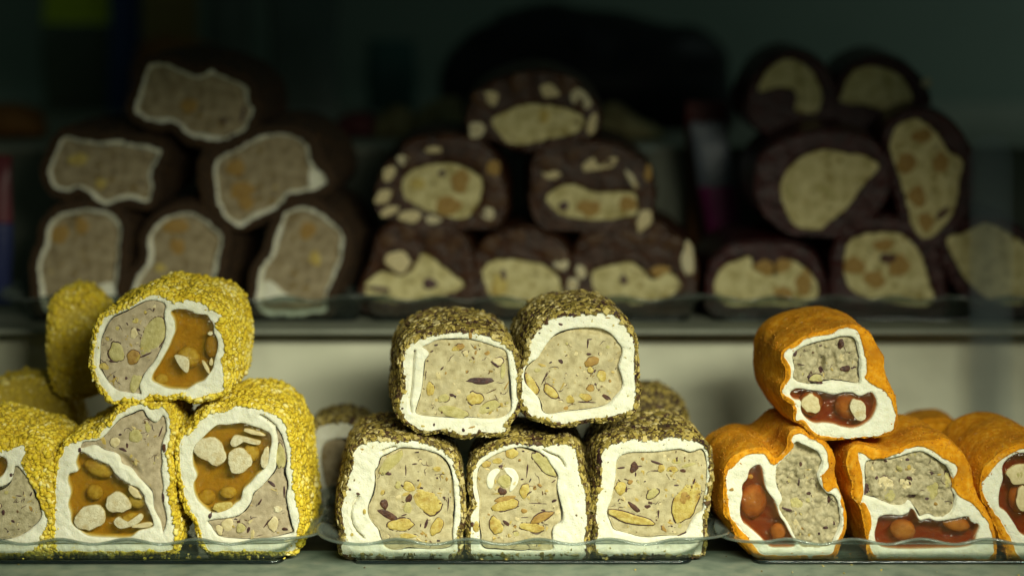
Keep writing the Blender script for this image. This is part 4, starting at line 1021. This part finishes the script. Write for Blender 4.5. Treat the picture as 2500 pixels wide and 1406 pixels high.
def tray(label, x0, x1, y0, y1, zf, group, foot_x):
    base = tow(np.array([[(x0 + x1) / 2, (y0 + y1) / 2, zf - 14]]))[0]
    root = thing('clear_tray', label, 'tray', base, group)
    prof = [(-60, 0.0, 0), (-9, 0.0, 0), (-3, 1.5, 0), (2, 6, 0), (8, 16, 0), (16, 28, 0), (24, 40, 0), (28, 45, 0), (34, 48, 0.1), (46, 53, 0.45), (62, 60, 0.85), (78, 66, 1.0), (84, 66.5, 1.0), (87, 64, 1.0)]
    loops_ = []
    P0 = rrect(x0, x1, y0, y1, 34)
    nb = normals2(P0)
    seg = np.linalg.norm(np.roll(P0, -1, 0) - P0, axis=1); ln = np.concatenate([[0], np.cumsum(seg)[:-1]]); tot = seg.sum()
    waves = round(tot / 165)
    ph = ln / tot * 2 * math.pi * waves
    for off_, z, wv in prof:
        P = P0 + nb * (off_ + wv * 5 * np.sin(ph))[:, None]
        zz = zf + z + wv * 6.5 * np.cos(ph)
        loops_.append(np.c_[P, zz])
    n = len(P0)
    V = np.vstack(loops_); F = []
    for r in range(len(prof) - 1):
        for i in range(n):
            j = (i + 1) % n; F.append((r * n + i, r * n + j, (r + 1) * n + j, (r + 1) * n + i))
    V = tow(V); F = [tuple(f) for f in F] + [tuple(range(n))[::-1]]
    cut = 8 * n * 1
    Fb = [f for f in F if len(f) > 4 or f[2] < 9 * n]; Fr_ = [f for f in F if len(f) == 4 and f[2] >= 9 * n]
    o = part('tray_body', V[:9 * n], Fb, M['tray'], root)
    rm = part('tray_rim', V[8 * n:], [tuple(i - 8 * n for i in f) for f in Fr_], M['tray_rim'], root)
    so = rm.modifiers.new('thickness', 'SOLIDIFY'); so.thickness = 3.6 * S; so.offset = 0
    so = o.modifiers.new('thickness', 'SOLIDIFY'); so.thickness = 2.6 * S; so.offset = 0
    # added base ring; the dark line of refracting plastic is put into its tint
    ring = []
    for q in np.linspace(0, 2 * math.pi, 8, endpoint=False):
        ring.append(np.c_[P0 + nb * (-5 + 5.0 * math.cos(q)), np.full(n, zf - 6.0 + 4.2 * math.sin(q))])
    ring = np.vstack(ring); Fr = [(r * n + i, r * n + (i + 1) % n, ((r + 1) % 8) * n + (i + 1) % n, ((r + 1) % 8) * n + i) for r in range(8) for i in range(n)]
    part('tray_base_dark_line', tow(ring), Fr, M['tray_edge'], root)
    for (fx, fy, fw) in foot_x:
        # hollow foot rib pressed into the tray base
        Q = rrect(fx, fx + fw, fy, fy + 60, 10, 4, 4); nq = normals2(Q)
        lp = [np.c_[Q, np.full(len(Q), zf - 1.6)], np.c_[Q - nq * 1.0, np.full(len(Q), zf - 6.0)], np.c_[Q - nq * 1.5, np.full(len(Q), zf - 10)], np.c_[Q - nq * 5, np.full(len(Q), zf - 13.6)], np.c_[Q - nq * 12, np.full(len(Q), zf - 13.8)]]
        m = len(Q); Fv = []
        for r in range(4):
            for i in range(m):
                j = (i + 1) % m; Fv.append((r * m + i, r * m + j, (r + 1) * m + j, (r + 1) * m + i))
        Fv.append(tuple(range(4 * m, 5 * m)))
        f = part('tray_foot', tow(np.vstack(lp)), Fv, M['tray'], root)
        so = f.modifiers.new('thickness', 'SOLIDIFY'); so.thickness = 2.2 * S; so.offset = 0
    return root
gt = 'clear plastic trays under the sweets'
tf = TRAY_FLOOR - 1.6
X = lambda px, d: (px - 1250) * (D + d) / D
yf = -26
tray('clear plastic tray under the yellow crumbed rolls', X(-420, yf), X(692, yf), yf, 780, tf, gt, [(X(600, yf), yf + 4, 82), (X(-300, yf), yf + 4, 82), (X(600, yf), 690, 82), (X(-300, yf), 690, 82)])
tray('clear plastic tray under the nut coated rolls', X(860, yf), X(1692, yf), yf, 780, tf, gt, [(X(862, yf) + 6, yf + 4, 82), (X(1590, yf), yf + 4, 80), (X(868, yf), 690, 82), (X(1590, yf), 690, 80)])
tray('clear plastic tray under the orange coated rolls', X(1840, yf), X(2760, yf), yf, 780, tf, gt, [(X(1848, yf) + 4, yf + 4, 82), (X(2640, yf), yf + 4, 80), (X(1850, yf), 690, 82), (X(2640, yf), 690, 80)])
t2 = F2 - 1.6
tray('clear plastic tray under the brown dusted rolls', X(60, 850), X(870, 850), D2 - 40, D2 + 520, t2, gt, [(X(100, 850), D2 - 34, 85), (X(740, 850), D2 - 34, 85)])
tray('clear plastic tray under the dark glossy nut rolls', X(905, 850), X(1690, 850), D2 - 40, D2 + 520, t2, gt, [(X(940, 850), D2 - 34, 85), (X(1560, 850), D2 - 34, 85)])
tray('clear plastic tray under the wine red rolls', X(1745, 850), X(2640, 850), D2 - 40, D2 + 520, t2, gt, [(X(1780, 850), D2 - 34, 85), (X(2500, 850), D2 - 34, 85)])

# crumbs that fell off the coatings
def fallen(name, label, m, spots, tm, n, z, sz):
    P = []
    for (x0, x1, y0, y1, nn_) in spots:
        P.append(np.c_[x0 + (x1 - x0) * NR.rand(nn_), y0 + (y1 - y0) * NR.rand(nn_), np.full(nn_, z + 1.0)])
    P = np.vstack(P)
    v, f, t = scatter(P, np.tile([0, 0, 1.0], (len(P), 1)), sz * (0.5 + NR.rand(len(P)) ** 2), tm, 0.7, 0.4, None, 0.4)
    b = tow(P.mean(0)[None])[0]
    o = link(name, mesh(name, tow(v) - b, f, m, False, t), None, tuple(b)); o['kind'] = 'stuff'; o['label'] = label; o['category'] = 'crumbs'
sp = lambda a, b, y0, y1, c: (X(a, y0), X(b, y0), y0, y1, c)
fallen('fallen_crumbs', 'yellow crumbs fallen on the left front tray', M['yellow'], [sp(-50, 700, -24, 300, 260)], ICO, 0, tf + 1, 3.6)
fallen('fallen_crumbs', 'chopped nut crumbs fallen on the middle front tray', M['pist'], [sp(840, 1700, -24, 300, 260)], CUBE, 0, tf + 1, 4.0)
fallen('fallen_crumbs', 'orange crumbs fallen on the right front tray', M['orange_grain'], [sp(1830, 2500, -24, 300, 160)], TET, 0, tf + 1, 3.0)
fallen('fallen_crumbs', 'stray crumbs lying on the stone shelf in front of the trays', M['pist'], [(X(-50, 0), X(2500, 0), -420, 100, 90)], CUBE, 0, -1521, 2.6)

# ================================================================== SHELVES AND BACKGROUND
M['stone'] = mat('grey_stone', [(0.14, 0.175, 0.14), (0.21, 0.25, 0.195), (0.27, 0.29, 0.225)], 0.5, 120, 0.15, 1800, detail=8)
M['board'] = mat('dark_board', [(0.035, 0.028, 0.016), (0.075, 0.06, 0.03)], 0.6, 200, 0.4, 900)
M['riser'] = mat('beige_panel', [(0.66, 0.66, 0.50), (0.80, 0.79, 0.61)], 0.7, 30, 0.1, 600, detail=8, patch=(22, (0.52, 0.51, 0.38), 0.8))
M['slab'] = mat('grey_slab_edge', [(0.22, 0.23, 0.18), (0.28, 0.29, 0.23)], 0.6, 60, 0.1, 900)
M['wall'] = mat('dim_wall', [(0.26, 0.33, 0.28), (0.31, 0.38, 0.32)], 0.9, 8, 0.05, 300)

def box(x0, x1, y0, y1, z0, z1, bev=0.0):
    """closed box in px space with bevelled long edges"""
    b = bev
    if b <= 0:
        V = [(x0, y0, z0), (x1, y0, z0), (x1, y1, z0), (x0, y1, z0), (x0, y0, z1), (x1, y0, z1), (x1, y1, z1), (x0, y1, z1)]
        F = [(0, 3, 2, 1), (4, 5, 6, 7), (0, 1, 5, 4), (1, 2, 6, 5), (2, 3, 7, 6), (3, 0, 4, 7)]
        return np.array(V, float), F
    prof = [(y0 + b, z0), (y1 - b, z0), (y1, z0 + b), (y1, z1 - b), (y1 - b, z1), (y0 + b, z1), (y0 + b * 0.3, z1 - b * 0.3), (y0, z1 - b), (y0, z0 + b), (y0 + b * 0.3, z0 + b * 0.3)]
    n = len(prof)
    V = [(x0, y, z) for y, z in prof] + [(x1, y, z) for y, z in prof]
    F = [(i, (i + 1) % n, n + (i + 1) % n, n + i)[::-1] for i in range(n)] + [tuple(range(n)), tuple(range(n, 2 * n))[::-1]]
    return np.array(V, float), F

def struct(name, V, F, m, smooth=False):
    o = link(name, mesh(name, tow(V), F, m, smooth)); o['kind'] = 'structure'; return o
XL, XR = -4200, 4200
V, F = box(XL, XR, -1400, 118, -1625, -1522, 5); struct('stone_shelf', V, F, M['stone'])
V, F = box(XL, XR, 118.5, 1000, -1625, -1525); struct('shelf_board', V, F, M['board'])
Z2 = t2 - 14
V, F = box(XL, XR, 900, 1000, -1525, Z2 - 15); struct('riser_panel', V, F, M['riser'])
V, F = box(XL, XR, 780, 1650, Z2 - 14.6, Z2, 6); struct('upper_shelf', V, F, M['slab'])
# third tier
D3 = 1750.0
Z3 = -(352.0 - HOR) * (D + D3) / D
V, F = box(XL, XR, 1651, 1700, Z2 - 14, Z3 - 18); struct('back_riser_panel', V, F, mat('dim_panel', [(0.16, 0.17, 0.13), (0.2, 0.21, 0.16)], 0.7, 20, 0.1, 300))
M['glassedge'] = mat('pale_glass_edge', [(0.30, 0.36, 0.32), (0.36, 0.42, 0.38)], 0.2, 40, 0)
V, F = box(XL, XR, 1640, 3600, Z3 - 17, Z3, 5); struct('top_shelf', V, F, M['slab'])
V, F = box(-6000, 6000, 3640, 3800, -1625, 3000); struct('back_wall', V, F, M['wall'])

# glass strip standing proud at the front of the top shelf
def simple(name, label, cat, V, F, m, smooth=False, group=None):
    c = V.mean(0); c[2] = V[:, 2].min(); b = tow(c[None])[0]
    o = link(name, mesh(name, tow(V) - b, F, m, smooth), None, tuple(b)); o['label'] = label; o['category'] = cat
    if group: o['group'] = group
    return o
V, F = box(X(1395, 1650), X(1600, 1650), 1610, 1638, Z3 - 12, Z3 + 3, 3)
simple('glass_strip', 'pale glass strip on the shelf edge behind the dark glossy rolls', 'shelf strip', V, F, M['glassedge'])

# pouches and other goods far behind on the top shelf
def pouch(label, px, d, pyt, pyb, wpx, col, col2=None, group=None, lean=0.0, name='snack_pouch', rough=0.4, band=None):
    s = (D + d) / D
    xc = (px - 1250) * s; zb = -(pyb - HOR) * s; zt = -(pyt - HOR) * s; wd = wpx * s / 2
    hh = zt - zb
    root = thing(name, label, 'packet', tow(np.array([[xc, d, zb]]))[0], group)
    def shell(u0, u1, m, nm, inf=1.0):
        V = []; nx, nz = 14, 18
        for side in (-1, 1):
            for iz in range(nz + 1):
                v = u0 + (u1 - u0) * iz / nz
                for ix in range(nx + 1):
                    u = ix / nx * 2 - 1
                    pin = (1 - u ** 4) * math.sin(math.pi * min(1, v / 0.92)) ** 0.5 if v < 0.92 else 0
                    th = wd * 0.42 * pin * (1.0 if v > 0.15 else 1.0) * inf
                    wob = 1 - 0.05 * math.sin(v * 9 + px)
                    V.append((xc + u * wd * wob + lean * v * hh, d + side * (th + 1.5), zb + v * hh + 3 * math.sin(u * 7 + side) * v))
        F = []; m1 = nx + 1; tot = m1 * (nz + 1)
        for sd_ in (0, 1):
            for iz in range(nz):
                for ix in range(nx):
                    a = sd_ * tot + iz * m1 + ix
                    f = (a, a + 1, a + 1 + m1, a + m1); F.append(f if sd_ == 0 else f[::-1])
        for iz in range(nz):
            for ix in (0, nx):
                a = iz * m1 + ix; F.append((a, a + m1, tot + a + m1, tot + a))
        for ix in range(nx):
            for iz in (0, nz):
                a = iz * m1 + ix; F.append((a, a + 1, tot + a + 1, tot + a))
        return part(nm, tow(np.array(V, float)), F, m, root)
    mm = mat(name + '_film', [tuple(c * 0.8 for c in col), col], rough, 60, 0.3, 200)
    if band:
        v0, v1, bc = band
        shell(0, v0, mm, 'pouch_body')
        shell(v0, v1, mat(name + '_band', [tuple(c * 0.8 for c in bc), bc], rough, 60, 0.3, 200), 'pouch_band')
        if v1 < 1: shell(v1, 1, mat(name + '_top', [tuple(c * 0.8 for c in (col2 or col)), col2 or col], rough, 60, 0.3, 200), 'pouch_top')
    else:
        shell(0, 1, mm, 'pouch_body')
    return root
def zpy(z, d): return HOR - z * D / (D + d)
b3 = lambda d: zpy(Z3, d)
pouch('yellow green packet at the top left corner far behind', 190, 3200, -160, b3(3200), 170, (0.12, 0.15, 0.10), (0.7, 0.8, 0.02), band=(0.5, 0.99, (0.7, 0.8, 0.02)))
pouch('dull green packet beside the navy one far behind at the top left', 415, 2900, -220, b3(2900), 130, (0.30, 0.20, 0.05), (0.4, 0.45, 0.03), band=(0.6, 0.99, (0.4, 0.45, 0.03)))
pouch('navy packet between the two green packets far behind', 305, 3050, -160, b3(3050), 80, (0.02, 0.06, 0.2))
pouch('grey packet far behind above the brown dusted rolls, left one', 560, 3000, -200, b3(3000), 100, (0.2, 0.23, 0.2), group='tall grey packets on the top shelf')
pouch('wide grey packet far behind above the brown dusted rolls, right one', 740, 3000, -220, b3(3000), 170, (0.17, 0.21, 0.19), group='tall grey packets on the top shelf')
pouch('teal packet far behind, left of the black bag', 955, 3100, 100, b3(3100), 120, (0.04, 0.12, 0.11))
pouch('red and orange packet below the end of the black bag', 1725, 1560, 250, zpy(F2, 1560), 100, (0.10, 0.04, 0.01), (0.12, 0.008, 0.006), band=(0.75, 0.99, (0.12, 0.01, 0.006)))
pouch('white and magenta packet left of the wine red rolls', 1790, 1440, 300, zpy(F2, 1440), 90, (0.24, 0.025, 0.13), (0.16, 0.18, 0.22), band=(0.62, 0.99, (0.16, 0.18, 0.22)), lean=-0.16)
pouch('dark red and blue packet at the left edge of the second tier', -12, 1150, 380, zpy(F2, 1150), 84, (0.02, 0.03, 0.12), (0.16, 0.03, 0.02), band=(0.55, 0.99, (0.14, 0.02, 0.03)))

# dark bulging bag
def lumpy(name, label, cat, P2, d, depth, m, parent=None, sd=3, amp=0.05):
    s = (D + d) / D
    P = cr(np.array(P2, float).reshape(-1, 2), 14)
    c = P.mean(0); n = len(P)
    ts = np.linspace(-1, 1, 19)
    V = []
    for t in ts:
        sc_ = math.sqrt(max(0.0, 1 - abs(t) ** 2.4)) if abs(t) < 1 else 0.02
        Q = c + (P - c) * max(sc_, 0.02)
        w3 = np.stack([(Q[:, 0] - 1250) * s, np.full(n, d + t * depth), -(Q[:, 1] - HOR) * s], -1)
        w3 = w3 + (w3 - np.array([(c[0] - 1250) * s, d, -(c[1] - HOR) * s])) * (amp * fbm(w3 * 0.008, sd, 3))[:, None]
        V.append(w3)
    V = np.vstack(V); F = []
    for r in range(len(ts) - 1):
        for i in range(n):
            j = (i + 1) % n; F.append((r * n + i, r * n + j, (r + 1) * n + j, (r + 1) * n + i))
    F.append(tuple(range(n))[::-1]); F.append(tuple(range((len(ts) - 1) * n, len(ts) * n)))
    V[:, 2] = np.maximum(V[:, 2], Z3 + 1) if d > 1700 else V[:, 2]
    return simple(name, label, cat, V, F, m, True)
M['black'] = mat('black_plastic', [(0.004, 0.0045, 0.006), (0.008, 0.009, 0.011)], 0.5, 60, 0.3, 150, spec=0.25)
lumpy('black_bag', 'big black bag lying on the top shelf behind the dark glossy rolls', 'bag', (1090,160,1180,60,1330,10,1500,30,1620,60,1720,80,1780,170,1785,270,1750,330,1500,338,1150,335,1080,260), 2500, 300, M['black'])
M['far'] = mat('nut_cluster', [(0.10, 0.07, 0.02), (0.30, 0.26, 0.12)], 0.7, 90, 0.6, 200)
M['farb'] = mat('rust_sweet', [(0.16, 0.06, 0.01), (0.24, 0.10, 0.015)], 0.7, 90, 0.6, 200)
M['farr'] = mat('maroon_sweet', [(0.06, 0.008, 0.01), (0.10, 0.012, 0.012)], 0.6, 90, 0.6, 200)
lumpy('nut_cluster', 'blurred nut cluster on the top shelf, just left of the top dark glossy roll', 'sweet', (1010,330,1020,270,1070,235,1120,240,1140,290,1135,345), 2000, 90, M['far'], sd=5, amp=0.12)
lumpy('nut_cluster', 'blurred low nut cluster on the top shelf, leftmost of three', 'sweet', (915,345,925,290,970,262,1010,285,1015,345), 2000, 80, M['far'], sd=9, amp=0.12)
lumpy('nut_cluster', 'blurred nut cluster on the top shelf, between a dark roll and the black bag', 'sweet', (1440,345,1450,280,1500,250,1560,290,1610,310,1620,345), 1950, 90, M['far'], sd=14, amp=0.12)
lumpy('rust_sweet', 'blurred rust coloured sweet on the top shelf at the left edge', 'sweet', (-60,330,-50,270,20,250,90,265,110,300,105,335), 2000, 100, M['farb'], sd=21, amp=0.1)
lumpy('maroon_sweet', 'blurred maroon sweet on the top shelf between the brown dusted and dark glossy rolls', 'sweet', (820,340,830,290,880,270,925,290,930,340), 2050, 90, M['farr'], sd=25, amp=0.1)
lumpy('rust_sweet', 'blurred brown packet of sweets behind the highest brown dusted roll', 'sweet', (335,345,330,130,380,90,470,90,600,150,640,230,640,345), 2500, 100, M['farb'], sd=31, amp=0.06)

# added hazy column shaped to give the pale window reflection, thickest in the middle
m = bpy.data.materials.new('reflection_haze'); m.use_nodes = True
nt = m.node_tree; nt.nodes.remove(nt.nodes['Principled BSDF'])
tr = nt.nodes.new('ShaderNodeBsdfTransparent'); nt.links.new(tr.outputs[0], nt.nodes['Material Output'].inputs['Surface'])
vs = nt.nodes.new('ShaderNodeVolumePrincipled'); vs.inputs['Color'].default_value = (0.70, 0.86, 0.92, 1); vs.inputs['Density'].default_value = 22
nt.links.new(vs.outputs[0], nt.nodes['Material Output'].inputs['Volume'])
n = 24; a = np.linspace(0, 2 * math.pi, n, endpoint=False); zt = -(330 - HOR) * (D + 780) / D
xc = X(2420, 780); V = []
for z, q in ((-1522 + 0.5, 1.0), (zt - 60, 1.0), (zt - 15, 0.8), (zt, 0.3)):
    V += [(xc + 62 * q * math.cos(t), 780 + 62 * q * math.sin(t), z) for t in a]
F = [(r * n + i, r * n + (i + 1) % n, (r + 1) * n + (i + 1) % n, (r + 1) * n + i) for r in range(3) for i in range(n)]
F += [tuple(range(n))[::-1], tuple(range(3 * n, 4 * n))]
simple('reflection_haze_column', 'added hazy column for the window reflection behind the right front rolls', 'reflection', np.array(V), F, m, True)

bpy.context.view_layer.update()
